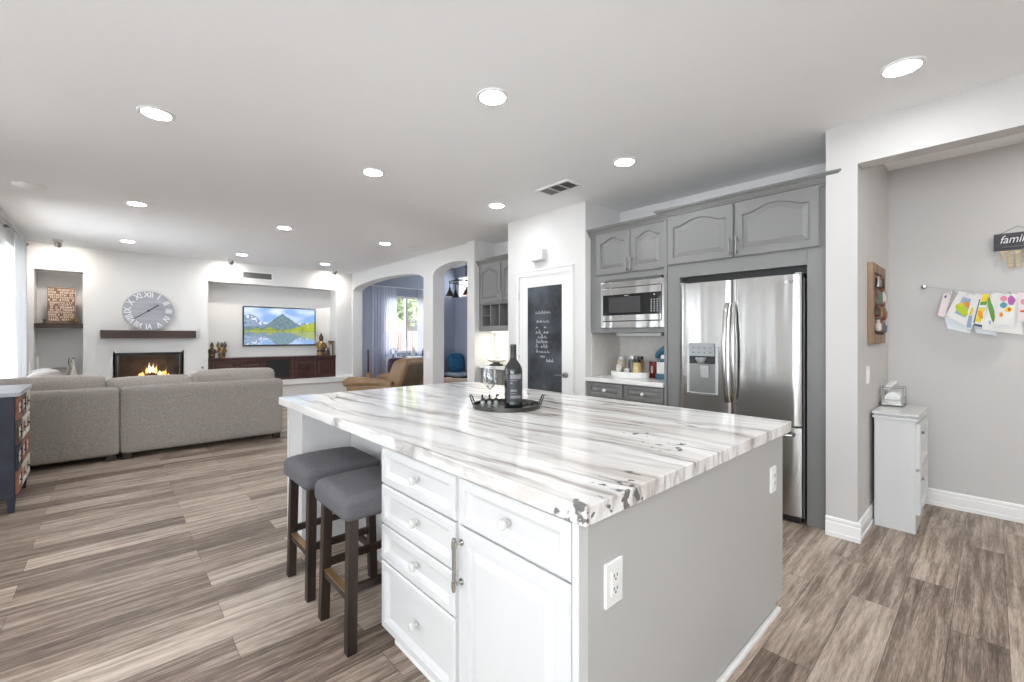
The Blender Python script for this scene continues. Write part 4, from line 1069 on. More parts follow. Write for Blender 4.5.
MB().box(2.99, 3.21, 2.54, 2.565, H - .012, H).box(2.99, 3.21, 2.915, 2.94, H - .012, H).box(2.99, 3.015, 2.565, 2.915, H - .012, H).box(3.185, 3.21, 2.565, 2.915, H - .012, H).box(3.015, 3.185, 2.675, 2.687, H - .012, H).box(3.015, 3.185, 2.795, 2.807, H - .012, H).build('frame', TRIM, t)
MB().box(3.015, 3.185, 2.565, 2.915, H - .004, H - .001).build('dark_backing', VENTD, t)
sl_ = MB()
for k in range(7):
    x = 3.028 + k * .024
    sl_.obox((x, 2.62, H - .008), (.008, 0, .004), (0, .055, 0), (-.0005, 0, .001)); sl_.obox((x, 2.741, H - .008), (.008, 0, .004), (0, .053, 0), (-.0005, 0, .001)); sl_.obox((x, 2.861, H - .008), (.008, 0, -.004), (0, .053, 0), (.0005, 0, .001))
sl_.build('slats', mat('vent_slat_grey', (0.22, 0.22, 0.21), 0.5), t)
t = thing('wall_vent', 'long white framed air grille on the far wall above the television niche', 'vent', (2.09, YF, 2.52))
z0, z1 = 2.435, 2.60
MB().box(1.815, 1.845, YF - .012, YF, z0, z1).box(2.335, 2.365, YF - .012, YF, z0, z1).box(1.845, 2.335, YF - .012, YF, z0, z0 + .028).box(1.845, 2.335, YF - .012, YF, z1 - .028, z1).build('frame', TRIM, t)
MB().box(1.845, 2.335, YF - .003, YF, z0 + .028, z1 - .028).build('dark_backing', VENTD, t)
sl_ = MB()
for k in range(6): sl_.obox((2.09, YF - .007, z0 + .036 + k * .019), (.245, 0, 0), (0, .004, .005), (0, -.001, .001))
sl_.build('slats', mat('vent_slat_grey2', (0.22, 0.22, 0.21), 0.5), t)

# ------------------------------------------------------------------ far wall
t = thing('mantel_shelf', 'dark brown beam mantel shelf above the fireplace', 'shelf', (0.49, 9.5, 1.315))
MB().box(-0.125, 1.10, 9.40, YF, 1.315, 1.445).build('beam', MANTEL, t, bevel=0.004)
# clock
cx, cy_, cz_ = 0.465, 9.535, 1.775
t = thing('wall_clock', 'round grey plank clock with white roman numerals leaning above the mantel', 'clock', (cx, cy_, 1.445))
MB().lathe([(0.0, 0.03), (0.322, 0.03), (0.325, 0.022), (0.325, 0.0), (0.0, 0.0)], (cx, cy_ - .01, cz_), 64, 'y').build('clock_back', GALV, t, smooth=True)
MB().lathe([(0.0, -0.004), (0.322, -0.004), (0.325, 0.0), (0, 0)], (cx, cy_ - .01, cz_), 64, 'y').build('dial', GALV, t, smooth=True)
MB().lathe([(0.318, -0.002), (0.318, -0.010), (0.328, -0.010), (0.330, 0.032), (0.318, 0.032)], (cx, cy_ - .01, cz_), 64, 'y', cap=False).build('rim', mat('clock_rim_grey', (.50, .51, .53), .5, .3), t, smooth=True)
NUM = mat('numeral_white', (0.80, 0.80, 0.80), 0.5)
for k, s_ in enumerate(('XII', 'I', 'II', 'III', 'IV', 'V', 'VI', 'VII', 'VIII', 'IX', 'X', 'XI')):
    a = R(90 - 30 * k); u = Vector((math.cos(a), 0, math.sin(a)))
    text('numeral', s_, 0.122, NUM, t, Vector((cx, cy_ - .018, cz_)) + u * 0.262, (u.z, 0, -u.x), u, 0.003, sx=0.85, bold=0.0035)
for ang, ln, wd in ((38, 0.165, .008), (217, 0.235, .006)):
    u = Vector((math.cos(R(ang)), 0, math.sin(R(ang)))); v = Vector((-u.z, 0, u.x))
    MB().obox(Vector((cx, cy_ - .023, cz_)) + u * (ln / 2 - .02), u * (ln / 2 + .02), v * wd, (0, .0015, 0)).build('clock_hand', BLACK, t)
MB().lathe([(.016, 0), (.016, -.008)], (cx, cy_ - .018, cz_), 16, 'y').build('hub', BLACK, t)

# fireplace
t = thing('fireplace', 'black framed gas fireplace with burning logs in the far wall', 'fireplace', (0.48, 9.7, 0.50))
fb = MB().box(0.047, 0.918, 10.02, 10.06, 0.48, 1.10).box(0.02, 0.047, YF + .0, 10.06, 0.48, 1.10).box(0.918, 0.945, YF + .0, 10.06, 0.48, 1.10).box(0.047, 0.918, YF + .02, 10.06, 1.076, 1.10).box(0.047, 0.918, YF + .02, 10.06, 0.46, 0.50)
fb.build('firebox', FIREBRICK, t)
MB().box(0.047, 0.075, YF - .012, YF + .02, 0.50, 1.075).box(0.89, 0.918, YF - .012, YF + .02, 0.50, 1.075).box(0.075, 0.89, YF - .012, YF + .02, 1.03, 1.075).box(0.075, 0.89, YF - .012, YF + .02, 0.50, 0.545).build('frame', BLACK, t, bevel=.003)
MB().box(0.078, 0.084, YF - .004, YF + .01, 0.545, 1.03).box(0.881, 0.887, YF - .004, YF + .01, 0.545, 1.03).build('inner_trim', CHROME, t)
MB().box(0.084, 0.881, YF + .004, YF + .008, 0.545, 1.03).build('glass_pane', FIREGL, t)
for i, (x0, y0, z0, x1, y1, z1, r) in enumerate(((0.28, 9.80, .565, .74, 9.78, .60, .042), (.34, 9.88, .60, .62, 9.72, .655, .038), (.50, 9.72, .62, .74, 9.90, .665, .034), (.40, 9.76, .66, .66, 9.86, .69, .028), (.66, 9.78, .60, .76, 9.80, .70, .03))):
    pts_ = [Vector((x0, y0, z0)).lerp(Vector((x1, y1, z1)), k / 5) + mnoise.noise_vector(Vector((i * 3, k, 0))) * .008 for k in range(6)]
    MB().tube(pts_, r, 8, rad=[r * (.9 + .2 * random.random()) for _ in pts_]).build('log', LOGM, t, smooth=True)
MB().box(.30, .74, 9.72, 9.92, .605, .618).build('ember_bed', EMBER, t)
rf = random.Random(3)
for i, (x, hgt, m_) in enumerate(((.40, .13, FLAME), (.45, .17, FLAME), (.49, .24, FLAMEC), (.535, .20, FLAMEC), (.575, .22, FLAME), (.615, .13, FLAMEC), (.66, .12, FLAME), (.70, .14, FLAME), (.735, .10, FLAME), (.36, .08, FLAME))):
    hgt *= .72; y = 9.735 + .04 * rf.random(); mb = MB(); rr = []; z = .64 + .05 * rf.random() + (.04 if .4 < x < .6 else 0); ph = rf.random() * 6
    for k in range(9):
        f = k / 8; q = .020 * (math.sin(math.pi * min(1, f * 1.15 + .12)) ** .8 if f < .9 else .05) + .0008
        rr.append([Vector((x + .012 * math.sin(ph + f * 4) * f + q * math.cos(j * math.pi / 4), y + q * .6 * math.sin(j * math.pi / 4), z + hgt * f)) for j in range(8)])
    mb.rings(rr).build('flame', m_, t, smooth=True)
gk = MB().lathe([(.020, 0), (.020, -.006), (.010, -.012), (.006, -.03)], (1.215, YF, .787), 16, 'y').build('gas_key_valve', PEWTER, None, smooth=True, loc=(1.215, YF, .787))
tag(gk, 'small dark gas key valve on the wall right of the fireplace', 'valve')

# left niche
tag(MB().box(-0.844, -0.324, YF - .02, 9.93, 1.478, 1.545).build('niche_shelf', MANTEL, None, bevel=.003, loc=(-.58, 9.75, 1.478)), 'dark wood shelf across the left wall niche', 'shelf')
t = thing('word_sign', 'brown wooden sign packed with cream lettering on the niche shelf', 'sign', (-.57, 9.68, 1.546))
MB().box(-.715, -.415, 9.672, 9.70, 1.546, 2.10).build('board', mat('brown_sign_board', (.20, .115, .075), .6, var=.25, vscale=10), t, bevel=.003)
CRM = mat('cream_lettering', (.80, .66, .53), .6)
rs = random.Random(11); zz = 2.085
for row in range(13):
    hh = rs.choice((.020, .026, .032)); zz -= hh + .011
    if zz < 1.555: break
    if row == 6:
        text('lettering', 'BE', .046, CRM, t, (-.665, 9.670, zz + hh / 2), (1, 0, 0), (0, 0, 1), .002, sx=1.05); text('lettering', 'HAPPY', .046, CRM, t, (-.525, 9.670, zz + hh / 2), (1, 0, 0), (0, 0, 1), .002, sx=1.05); continue
    x = -.703; mb = MB()
    while x < -.44:
        wl = hh * rs.uniform(.45, .8)
        if rs.random() < .14: x += wl; continue
        sw = hh * .2; kind = rs.randrange(5)
        if kind != 4: mb.box(x, x + sw, 9.669, 9.672, zz, zz + hh)
        if kind in (0, 1): mb.box(x + wl - sw, x + wl, 9.669, 9.672, zz, zz + hh)
        if kind in (0, 2, 3): mb.box(x + sw, x + wl - sw * (kind == 0), 9.669, 9.672, zz + hh - sw, zz + hh)
        if kind in (1, 2): mb.box(x + sw, x + wl - sw * (kind == 1), 9.669, 9.672, zz + hh * .42, zz + hh * .42 + sw)
        if kind in (3, 2): mb.box(x + sw, x + wl, 9.669, 9.672, zz, zz + sw)
        if kind == 4: mb.box(x + wl * .4, x + wl * .4 + sw, 9.669, 9.672, zz, zz + hh).box(x, x + wl * .4, 9.669, 9.672, zz + hh - sw, zz + hh).box(x + wl * .4 + sw, x + wl, 9.669, 9.672, zz + hh - sw, zz + hh)
        x += wl + hh * .22
    mb.build('lettering', CRM, t)
t = thing('leaf_ornament', 'small bunch of brown and gold leaves at the foot of the sign', 'ornament', (-.43, 9.63, 1.546))
mb = MB(); rs = random.Random(4)
for k in range(34):
    c = Vector((-.43 + rs.uniform(-.06, .06), 9.635 + rs.uniform(-.025, .025), 1.556 + rs.uniform(0, .09) * (1 - abs(rs.uniform(-1, 1)) * .5)))
    a = Vector((rs.uniform(-1, 1), rs.uniform(-1, 1), rs.uniform(-.3, 1))).normalized(); b = a.orthogonal().normalized()
    mb.obox(c, a * .018, b * .007, a.cross(b) * .001)
mb.build('leaves', LEAFDEC, t); MB().box(-.47, -.39, 9.615, 9.655, 1.546, 1.556).build('ornament_base', BROWN, t)
t = thing('candle_holder', 'tiny dark candle holder on the niche shelf left of the sign', 'candle holder', (-.745, 9.66, 1.546))
MB().lathe([(.022, 0), (.022, .008), (.008, .015), (.008, .035), (.020, .042), (.020, .055)], (-.745, 9.66, 1.546), 14).build('holder_body', BROWN, t, smooth=True)

# small holiday pieces in the lower niche and at the left
CH = mat('pale_frosted_ornament', (.60, .56, .49), .5, var=.35, vscale=45)
t = thing('tabletop_christmas_tree', 'small pale cone shaped christmas tree in the lower wall niche', 'christmas tree', (-.43, 9.62, .481))
mb = MB(); rs = random.Random(9); rr = []
for k in range(15):
    f = k / 14; q = .078 * (1 - f) * (1.0 if k % 2 else .84) + .004
    rr.append([Vector((-.43 + q * (1 + .12 * rs.uniform(-1, 1)) * math.cos(j * math.pi / 8), 9.62 + q * math.sin(j * math.pi / 8), .53 + .46 * f)) for j in range(16)])
mb.rings(rr).build('foliage', CH, t, smooth=True, auto=70)
MB().lathe([(.04, 0), (.04, .01), (.012, .015), (.012, .06)], (-.43, 9.62, .481), 12).build('stand', GOLD, t, smooth=True)
MB().ball((-.43, 9.62, 1.005), .014).build('tree_topper', GOLD, t, smooth=True)
FR = mat('grey_frosted_ornament', (.36, .36, .34), .4)
def reindeer(x, y, s_, label):
    t = thing('reindeer_figurine', label, 'figurine', (x, y, .481)); z = .481
    mb = MB()
    mb.tube([(x - .08 * s_, y, z + .24 * s_), (x - .04 * s_, y, z + .255 * s_), (x + .04 * s_, y, z + .25 * s_), (x + .075 * s_, y, z + .29 * s_), (x + .095 * s_, y, z + .36 * s_), (x + .125 * s_, y, z + .385 * s_), (x + .15 * s_, y, z + .37 * s_)], .03, 10, rad=[.018 * s_, .038 * s_, .036 * s_, .026 * s_, .02 * s_, .024 * s_, .012 * s_])
    for dx in (-.065, .05):
        for dy in (-.016, .016):
            mb.tube([(x + dx * s_, y + dy, z + .23 * s_), (x + (dx + .005) * s_, y + dy, z + .12 * s_), (x + (dx - .004) * s_, y + dy, z)], .008, 6, rad=[.014 * s_, .008 * s_, .007 * s_])
    mb.tube([(x - .085 * s_, y, z + .25 * s_), (x - .11 * s_, y, z + .26 * s_)], .01, 6)
    mb.build('body', FR, t, smooth=True)
    an = MB()
    for sg in (-1, 1):
        an.tube([(x + .105 * s_, y + .008 * sg, z + .40 * s_), (x + .09 * s_, y + .03 * sg, z + .47 * s_), (x + .10 * s_, y + .05 * sg, z + .53 * s_)], .004, 6)
        an.tube([(x + .095 * s_, y + .024 * sg, z + .45 * s_), (x + .13 * s_, y + .035 * sg, z + .50 * s_)], .003, 6)
    an.build('antlers', BROWN, t, smooth=True)
reindeer(-.58, 9.68, 1.0, 'grey reindeer figurine standing in the lower wall niche')
t = thing('photo_frame', 'small pale framed picture on the floor of the lower wall niche', 'picture frame', (-.60, 9.84, .481))
MB().box(-.68, -.66, 9.83, 9.85, .481, .86).box(-.54, -.52, 9.83, 9.85, .481, .86).box(-.66, -.54, 9.83, 9.85, .84, .86).box(-.66, -.54, 9.83, 9.85, .481, .50).build('frame', FR, t); MB().box(-.66, -.54, 9.842, 9.85, .50, .84).build('backing', CREAMP, t)
for (x, y, h, lab) in ((-.80, 9.50, .50, 'thin white taper candle stick on the bench left of the niche'), (-.885, 9.50, .42, 'white cone candle in front of the left curtain')):
    t = thing('candlestick', lab, 'candle', (x, y, .481))
    MB().lathe([(.03, 0), (.03, .01), (.01, .02), (.012, .2), (.018, .22)], (x, y, .481), 12).build('holder', WHITE, t, smooth=True)
    MB().lathe([(.011, .22), (.010, h + .05), (.003, h + .06)], (x, y, .481), 10).build('candle', TRIM, t, smooth=True)
# white tub chair beside the sofa, only its curved back shows
t = thing('tub_chair', 'small white chair with a curved back behind the sofa, by the curtain', 'chair', (-.66, 8.72, 0))
mb = MB(); rr = []
for k in range(21):
    a = R(180 + 180 * k / 20); q = Vector((-.66 + .13 * math.cos(a), 8.72 + .14 * math.sin(a), 0)); n = Vector((math.cos(a), math.sin(a), 0)); hh = .80 + .115 * math.sin(math.pi * k / 20) ** .7
    rr.append([q + n * d + Vector((0, 0, z)) for d, z in ((-.03, .32), (.03, .32), (.035, hh - .03), (.02, hh), (-.02, hh), (-.03, hh - .03))])
mb.rings(rr).build('backrest', MUG, t, smooth=True)
MB().soft(-.78, -.54, 8.60, 8.84, .30, .46, .05, .01).build('seat', WHITE, t, smooth=True)
for dx in (-.09, .09):
    for dy in (-.09, .09): MB().cyl((-.66 + dx, 8.72 + dy, 0), .014, .31, r2=.02).build('leg', STOOLW, t)

# television
t = thing('television', 'flat television showing a mountain lake scene on the niche wall', 'television', (2.60, 9.93, 1.16))
TX0, TX1, TZ0, TZ1, TY = 1.905, 3.278, 1.155, 1.945, 9.90
MB().box(TX0, TX1, TY, TY + .03, TZ0, TZ1).build('bezel', BLACK, t, bevel=.004)
MB().box(2.3, 2.9, TY + .03, TY + .047, 1.35, 1.75).build('wall_mount', DGREYM, t)
def tvpix(u, v):
    n1 = lambda x, y, s_: mnoise.noise((x * s_, y * s_ * .6, s_))
    sh = .36                                     # shoreline
    def land(u, v):
        hill = .34 + .05 * n1(u, 0, 9) + max(0, (u - .62) * .62) + .08 * math.exp(-((u - .33) / .05) ** 2) + .02 * n1(u, 1, 40)
        m1 = .50 + .36 * max(0, 1 - abs(u - .52) / .26) + .02 * n1(u, 2, 22)
        m2 = .60 + .12 * math.sin(u * 9 + .6) * (.5 + .5 * math.cos(u * 3)) + .06 * n1(u, 3, 12) + .13 * max(0, 1 - u / .25)
        if v < hill + .07:
            q = .5 + .5 * n1(u, v, 34); g = max(0, min(1, (v - sh + .02) / .16))
            c = Vector((.10, .15, .02)).lerp(Vector((.42, .50, .04)), min(1, q * .8 + .35 * n1(u + 3, v, 7) + .25))
            if v < .44 and u < .55: c = c.lerp(Vector((.05, .055, .02)), .55 * (1 - abs(v - .40) / .04) if abs(v - .40) < .04 else 0)
            if u > .62 and q > .72: c = Vector((.50, .42, .20))
            return c
        if v < m1:
            q = .5 + .5 * n1(u, v, 26); c = Vector((.07, .13, .17)).lerp(Vector((.20, .29, .32)), q)
            return c
        if v < m2:
            q = n1(u, v, 30)
            c = Vector((.15, .22, .36)).lerp(Vector((.30, .38, .50)), .5 + q)
            if q > .18 and v > m2 - .14: c = Vector((.72, .76, .82))
            return c
        c = Vector((.22, .38, .68)).lerp(Vector((.62, .72, .88)), max(0, min(1, .5 + 1.1 * n1(u, v * 2, 5) + (.3 - u) * .6)))
        return c
    if v >= sh: return land(u, v)
    r_ = land(u + .012 * n1(u, v, 30), sh + (sh - v) * 1.05 + .012)
    return r_ * .72 + Vector((.14, .19, .24)) * .5
picture('screen', tvpix, 150, 86, (TX0 + .022, TY - .001, TZ0 + .026), (TX1 - TX0 - .044, 0, 0), (0, 0, TZ1 - TZ0 - .048), SCREEN, t)

# media cabinet in the niche
t = thing('media_cabinet', 'long dark cherry cabinet filling the bottom of the television niche', 'cabinet', (2.446, 9.75, .48))
MB().box(1.30, 3.593, 9.60, 9.93, .481, .935).build('carcass', MEDIA, t, bevel=.003)
MB().box(1.298, 3.595, 9.578, 9.93, .905, .942).build('top', MEDIA, t, bevel=.003)
for (a, b) in ((1.32, 1.755), (1.765, 2.185), (2.72, 3.15), (3.16, 3.575)):
    MB().panel((a, 9.60, .495), (1, 0, 0), (0, -1, 0), b - a, .40, .018, .06, 'raised', N=4).build('door', MEDIA, t)
MB().box(2.235, 2.66, 9.592, 9.60, .53, .88).build('speaker_opening', BLACK, t)
# figurines
def buddha(x, y, s_, label, m1, m2, hat=.1, nm='figurine'):
    t = thing(nm, label, 'figurine', (x, y, .943)); z = .943
    mb = MB()
    mb.lathe([(.055 * s_, 0), (.062 * s_, .02 * s_), (.05 * s_, .07 * s_), (.056 * s_, .12 * s_), (.062 * s_, .17 * s_), (.045 * s_, .205 * s_), (.022 * s_, .225 * s_)], (x, y, z), 14)
    for sg in (-1, 1):
        mb.tube([(x + sg * .055 * s_, y, z + .19 * s_), (x + sg * .075 * s_, y - .02 * s_, z + .13 * s_), (x + sg * .03 * s_, y - .06 * s_, z + .11 * s_)], .018 * s_, 8)
    mb.build('body', m1, t, smooth=True)
    h = MB().ball((x, y - .005, z + .255 * s_), .034 * s_, .034 * s_, .04 * s_); h.ball((x, y - .038 * s_, z + .25 * s_), .007 * s_, .008 * s_, .01 * s_, 8, 6)
    h.build('head', m2, t, smooth=True)
    MB().lathe([(.036 * s_, .265 * s_), (.034 * s_, .29 * s_), (.018 * s_, (.30 + hat * .4) * s_), (.006 * s_, (.30 + hat) * s_)], (x, y, z), 12).build('headdress', BROWN, t, smooth=True)
    b = MB().lathe([(.066 * s_, .05 * s_), (.064 * s_, .09 * s_)], (x, y, z), 14); b.build('sash', m2, t, smooth=True)
buddha(1.372, 9.70, .84, 'dark and gold seated figurine at the left edge of the media cabinet', BROWN, GOLD, .06)
buddha(1.53, 9.72, .92, 'gold and brown winged figurine, second from the left on the media cabinet', GOLD, BROWN, .02)
t2 = [o for o in C.objects if o.get('label', '').startswith('gold and brown winged')][0]
for sg in (-1, 1):
    MB().tube([(1.53 + sg * .03, 9.74, 1.10), (1.53 + sg * .065, 9.75, 1.17), (1.53 + sg * .05, 9.75, 1.25)], .02, 8, rad=[.012, .024, .006]).build('wing', GOLD if sg < 0 else BROWN, t2, smooth=True)
buddha(3.35, 9.78, 1.36, 'tall gold standing figurine right of the television', GOLD, BROWN, .05)
t = thing('figurine', 'small squat brown figurine between the tall gold figurine and the books', 'figurine', (3.46, 9.70, .943))
MB().lathe([(.04, 0), (.045, .02), (.03, .06), (.038, .09), (.02, .12)], (3.452, 9.66, .943), 12).build('body', BROWN, t, smooth=True); MB().ball((3.452, 9.66, 1.08), .026).build('head', GOLD, t, smooth=True)
for i, (x, th, hgt, m_) in enumerate(((3.515, .024, .23, CREAMP), (3.541, .022, .25, BROWN), (3.566, .022, .24, mat('grey_book', (.35, .33, .30), .6)))):
    lab = ('cream book standing upright beside the squat figurine', 'dark brown book standing between two paler books', 'grey book standing at the right end of the media cabinet')[i]
    t = thing('book', lab, 'book', (x, 9.72, .943), 'books on the media cabinet')
    MB().box(x - th / 2, x + th / 2, 9.64, 9.645, .943, .943 + hgt).box(x - th / 2, x - th / 2 + .002, 9.645, 9.80, .943, .943 + hgt).box(x + th / 2 - .002, x + th / 2, 9.645, 9.80, .943, .943 + hgt).build('cover', m_, t)
    MB().box(x - th / 2 + .002, x + th / 2 - .002, 9.645, 9.795, .946, .940 + hgt).build('pages', CREAMP, t)
t = thing('ornament_box', 'small carved box lying on top of the standing books', 'box', (3.535, 9.70, 1.195))
MB().box(3.495, 3.58, 9.65, 9.76, 1.196, 1.235).build('box_body', GOLD, t, bevel=.004); MB().box(3.49, 3.585, 9.645, 9.765, 1.235, 1.25).build('lid', BROWN, t, bevel=.003)

# ------------------------------------------------------------------ sofa
t = thing('sectional_sofa', 'large taupe sectional sofa seen from behind, facing the fireplace', 'sofa', (0.4, 7.0, 0))
MB().soft(-.925, .069, 6.36, 6.60, .065, .785, .035, .006, 12).build('back_section', SOFA, t, smooth=True, auto=80)
MB().soft(.073, 1.690, 6.36, 6.60, .065, .785, .035, .006, 12).build('back_section', SOFA, t, smooth=True, auto=80)
MB().soft(1.47, 1.690, 6.60, 7.36, .065, .60, .04, .008, 12).build('arm', SOFA, t, smooth=True, auto=80)
MB().soft(-.925, -.69, 6.60, 8.24, .065, .785, .04, .006, 12).build('side_back', SOFA, t, smooth=True, auto=80)
MB().box(-.69, 1.47, 6.60, 7.34, .07, .30).box(-.69, .07, 7.34, 8.35, .07, .30).build('base', SOFA, t, bevel=.01)
for (a, b, c, d) in ((.08, .77, 6.60, 7.38), (.78, 1.465, 6.60, 7.38), (-.69, .07, 6.60, 7.38), (-.69, .07, 7.39, 8.36)):
    MB().soft(a, b, c, d, .30, .46, .04, .015, 10).build('seat_cushion', SOFA2, t, smooth=True, auto=80)
for (a, b, c, d, z, sd, w_) in ((.735, 1.645, 6.59, 6.82, .915, 1, .008), (-.045, .740, 6.60, 6.82, .868, 2, .006), (-.91, -.050, 6.60, 6.84, .912, 3, .006)):
    MB().soft(a, b, c, d, .46, z, .060, .016, 12, w_, sd).build('back_cushion', SOFA2, t, smooth=True, auto=80)
MB().soft(-.70, -.46, 6.86, 7.62, .46, .92, .08, .02, 10, .012, 5).build('back_cushion', SOFA2, t, smooth=True, auto=80)
MB().soft(-.70, -.46, 7.64, 8.34, .46, .88, .08, .02, 10, .012, 6).build('back_cushion', SOFA2, t, smooth=True, auto=80)
for (x, y) in ((1.62, 6.42), (1.62, 7.28), (.13, 6.42), (-.0, 6.42), (-.80, 6.42), (-.80, 8.25), (.0, 8.28)):
    MB().box(x - .04, x + .04, y - .04, y + .04, 0, .068).build('foot', STOOLW, t, bevel=.003)

# ------------------------------------------------------------------ patchwork drawer cabinet at the left
t = thing('patchwork_chest', 'distressed navy chest with patchwork drawer fronts by the left edge', 'cabinet', (-.75, 5.40, 0))
MB().box(-.935, -.575, 5.005, 5.815, .12, .885).build('carcass', NAVY, t, bevel=.004)
MB().box(-.945, -.545, 4.985, 5.835, .885, .915).build('top', TAUPETOP, t, bevel=.004)
for (x, y) in ((-.915, 5.03), (-.595, 5.03), (-.915, 5.79), (-.595, 5.79)):
    MB().rings([[Vector((x + a * q, y + b * q, z)) for a, b in ((-1, -1), (1, -1), (1, 1), (-1, 1))] for z, q in ((0, .016), (.13, .024))]).build('leg', NAVY, t, bevel=.002)
wf = MB()
for (y, z, hh) in ((5.004, .55, .2), (5.004, .30, .16)): wf.box(-.80, -.785, y - .001, y + .002, z - hh / 2, z + hh / 2)
wf.box(-.70, -.69, 5.003, 5.006, .3, .62)
wf.build('paint_wear', CREAMP, t)
rs = random.Random(5); cols = [CREAMP, RUST, NAVY, CREAMP, RUST, BROWN]
ys = [5.015, 5.28, 5.54, 5.805]; zs = [.13, .31, .50, .69, .88]
for j in range(4):
    for i in range(3):
        a, b, c, d = ys[i] + .006, ys[i + 1] - .006, zs[j] + .006, zs[j + 1] - .006
        k = ((1, 2, 5, 1), (3, 1, 0, 5), (0, 4, 3, 0))[i][j]
        p = MB().panel((-.575, a, c), (0, 1, 0), (1, 0, 0), b - a, d - c, .018, .035, 'slope', N=3).build('drawer', cols[k], t)
        MB().box(-.562, -.5605, a + .06, b - .06, c + .05, d - .05).build('inlay', (CREAMP if k not in (0, 3) else (RUST, BROWN)[j % 2]), p)
        kn = MB().lathe([(.006, 0), (.006, .005), (.012, .009), (.009, .014)], (-.5605, (a + b) / 2, (c + d) / 2), 10, 'x').build('knob', GOLD if (i + j) % 2 else BLACK, p, smooth=True)

t.location = (-.722, 5.40, 0); t.rotation_euler = (0, 0, R(1.0))
# ------------------------------------------------------------------ left curtain
def curtain(name, axis, at, u0, u1, z0, z1, m, folds, amp, label, seed=0, flare=0.0, parent=None):
    n = folds * 10; nz = 14; rs = random.Random(seed); ph = [rs.uniform(-.5, .5) for _ in range(folds + 2)]
    bm = bmesh.new(); g = []
    for k in range(nz + 1):
        f = k / nz; row = []
        for i in range(n + 1):
            s_ = i / n; a = amp * (.55 + .45 * (1 - f) ** .5 + .15 * math.sin(5 * f)) * math.sin(2 * math.pi * (folds * s_ + .18 * ph[int(s_ * folds)] * (1 - f)))
            u = u0 + (u1 - u0) * s_ + flare * (1 - f) * math.sin(math.pi * (1 - f) * .9) * (s_ - .2)
            q = at + a
            row.append(bm.verts.new((q, u, z0 + (z1 - z0) * f) if axis == 'x' else (u, q, z0 + (z1 - z0) * f)))
        g.append(row)
    for k in range(nz):
        for i in range(n): bm.faces.new((g[k][i], g[k][i + 1], g[k + 1][i + 1], g[k + 1][i]))
    mb = MB(); mb.bm.free(); mb.bm = bm
    c = ((at, (u0 + u1) / 2, z0) if axis == 'x' else ((u0 + u1) / 2, at, z0))
    o = mb.build(name, m, None, smooth=True, auto=80, loc=c)
    return tag(o, label, 'curtain')
curtain('sheer_curtain', 'x', -.895, 8.30, 9.27, .04, 2.655, SHEERW, 9, .028, 'white sheer curtain hanging at the left glass door', 1)
t = thing('curtain_rod', 'dark curtain rod near the ceiling along the left wall', 'curtain rod', (-.895, 7.9, 2.67))
MB().tube([(-.895, 6.3, 2.672), (-.895, 9.36, 2.672)], .013, 10).build('rod', PEWTER, t, smooth=True)
MB().ball((-.895, 9.375, 2.672), .022).build('finial', PEWTER, t, smooth=True)
for y in (6.6, 8.0, 9.30): MB().box(-.951, -.885, y - .008, y + .008, 2.655, 2.69).build('bracket', PEWTER, t)

# ------------------------------------------------------------------ dining room
t = thing('curtain_rod', 'white curtain rod above the dining window', 'curtain rod', (5.3, 9.52, 2.505))
MB().tube([(4.36, 9.52, 2.505), (6.15, 9.52, 2.505)], .011, 8).build('rod', TRIM, t, smooth=True)
for x in (4.42, 5.32, 6.2): MB().box(x - .008, x + .008, 9.51, 9.60, 2.495, 2.515).build('bracket', TRIM, t)
curtain('sheer_curtain', 'y', 9.525, 4.38, 5.00, .03, 2.49, SHEERB, 9, .025, 'lavender grey sheer curtain left of the dining window', 2)
curtain('sheer_curtain', 'y', 9.525, 5.56, 6.1, .03, 2.49, SHEERB, 9, .025, 'lavender grey sheer curtain right of the dining window', 3)

# tan recliner seen from behind through the left arch, built facing +y then turned
t = thing('leather_recliner', 'tan leather recliner seen from behind under the left arch', 'armchair', (0, 0, 0))
def tilt(q):                                   # lean the back
    return Vector((q.x * (1 - .10 * max(0, q.z - .4)), q.y - max(0, q.z - .35) * .38, q.z))
MB().soft(-.36, .36, -.30, -.12, .22, .90, .07, .02, 12, fn=tilt).build('backrest', LEATHERD, t, smooth=True, auto=80)
MB().soft(-.40, .40, -.30, -.02, .80, .95, .07, .015, 12, fn=tilt).build('head_roll', LEATHER, t, smooth=True, auto=80)
for sx in (-1, 1):
    MB().soft(sx * .38 - .05, sx * .38 + .05, -.33, -.02, .25, .92, .045, .008, 10, fn=tilt).build('back_wing', LEATHER, t, smooth=True, auto=80)
    mb = MB().tube([(sx * .46, -.26, .50), (sx * .47, -.05, .535), (sx * .48, .30, .545), (sx * .48, .62, .53), (sx * .48, .72, .50)], .085, 14, rad=[.065, .08, .085, .09, .06])
    mb.build('arm_rest', LEATHER, t, smooth=True)
    MB().soft(sx * .47 - .065, sx * .47 + .065, -.28, .66, .12, .52, .04, .006, 8).build('arm_side', LEATHER, t, smooth=True, auto=80)
MB().soft(-.40, .40, -.15, .66, .26, .47, .06, .02, 10).build('seat', LEATHER, t, smooth=True, auto=80)
MB().box(-.40, .40, -.22, .60, .06, .26).build('base', LEATHERD, t, bevel=.01)
MB().soft(-.36, .36, .62, .74, .14, .44, .05, .01, 8).build('foot_rest', LEATHER, t, smooth=True, auto=80)
for sx in (-1, 1):
    for y in (-.15, .5): MB().cyl((sx * .36, y, 0), .025, .07).build('foot', STOOLW, t)
t.location = (3.86, 7.42, 0); t.rotation_euler = (0, 0, R(28))

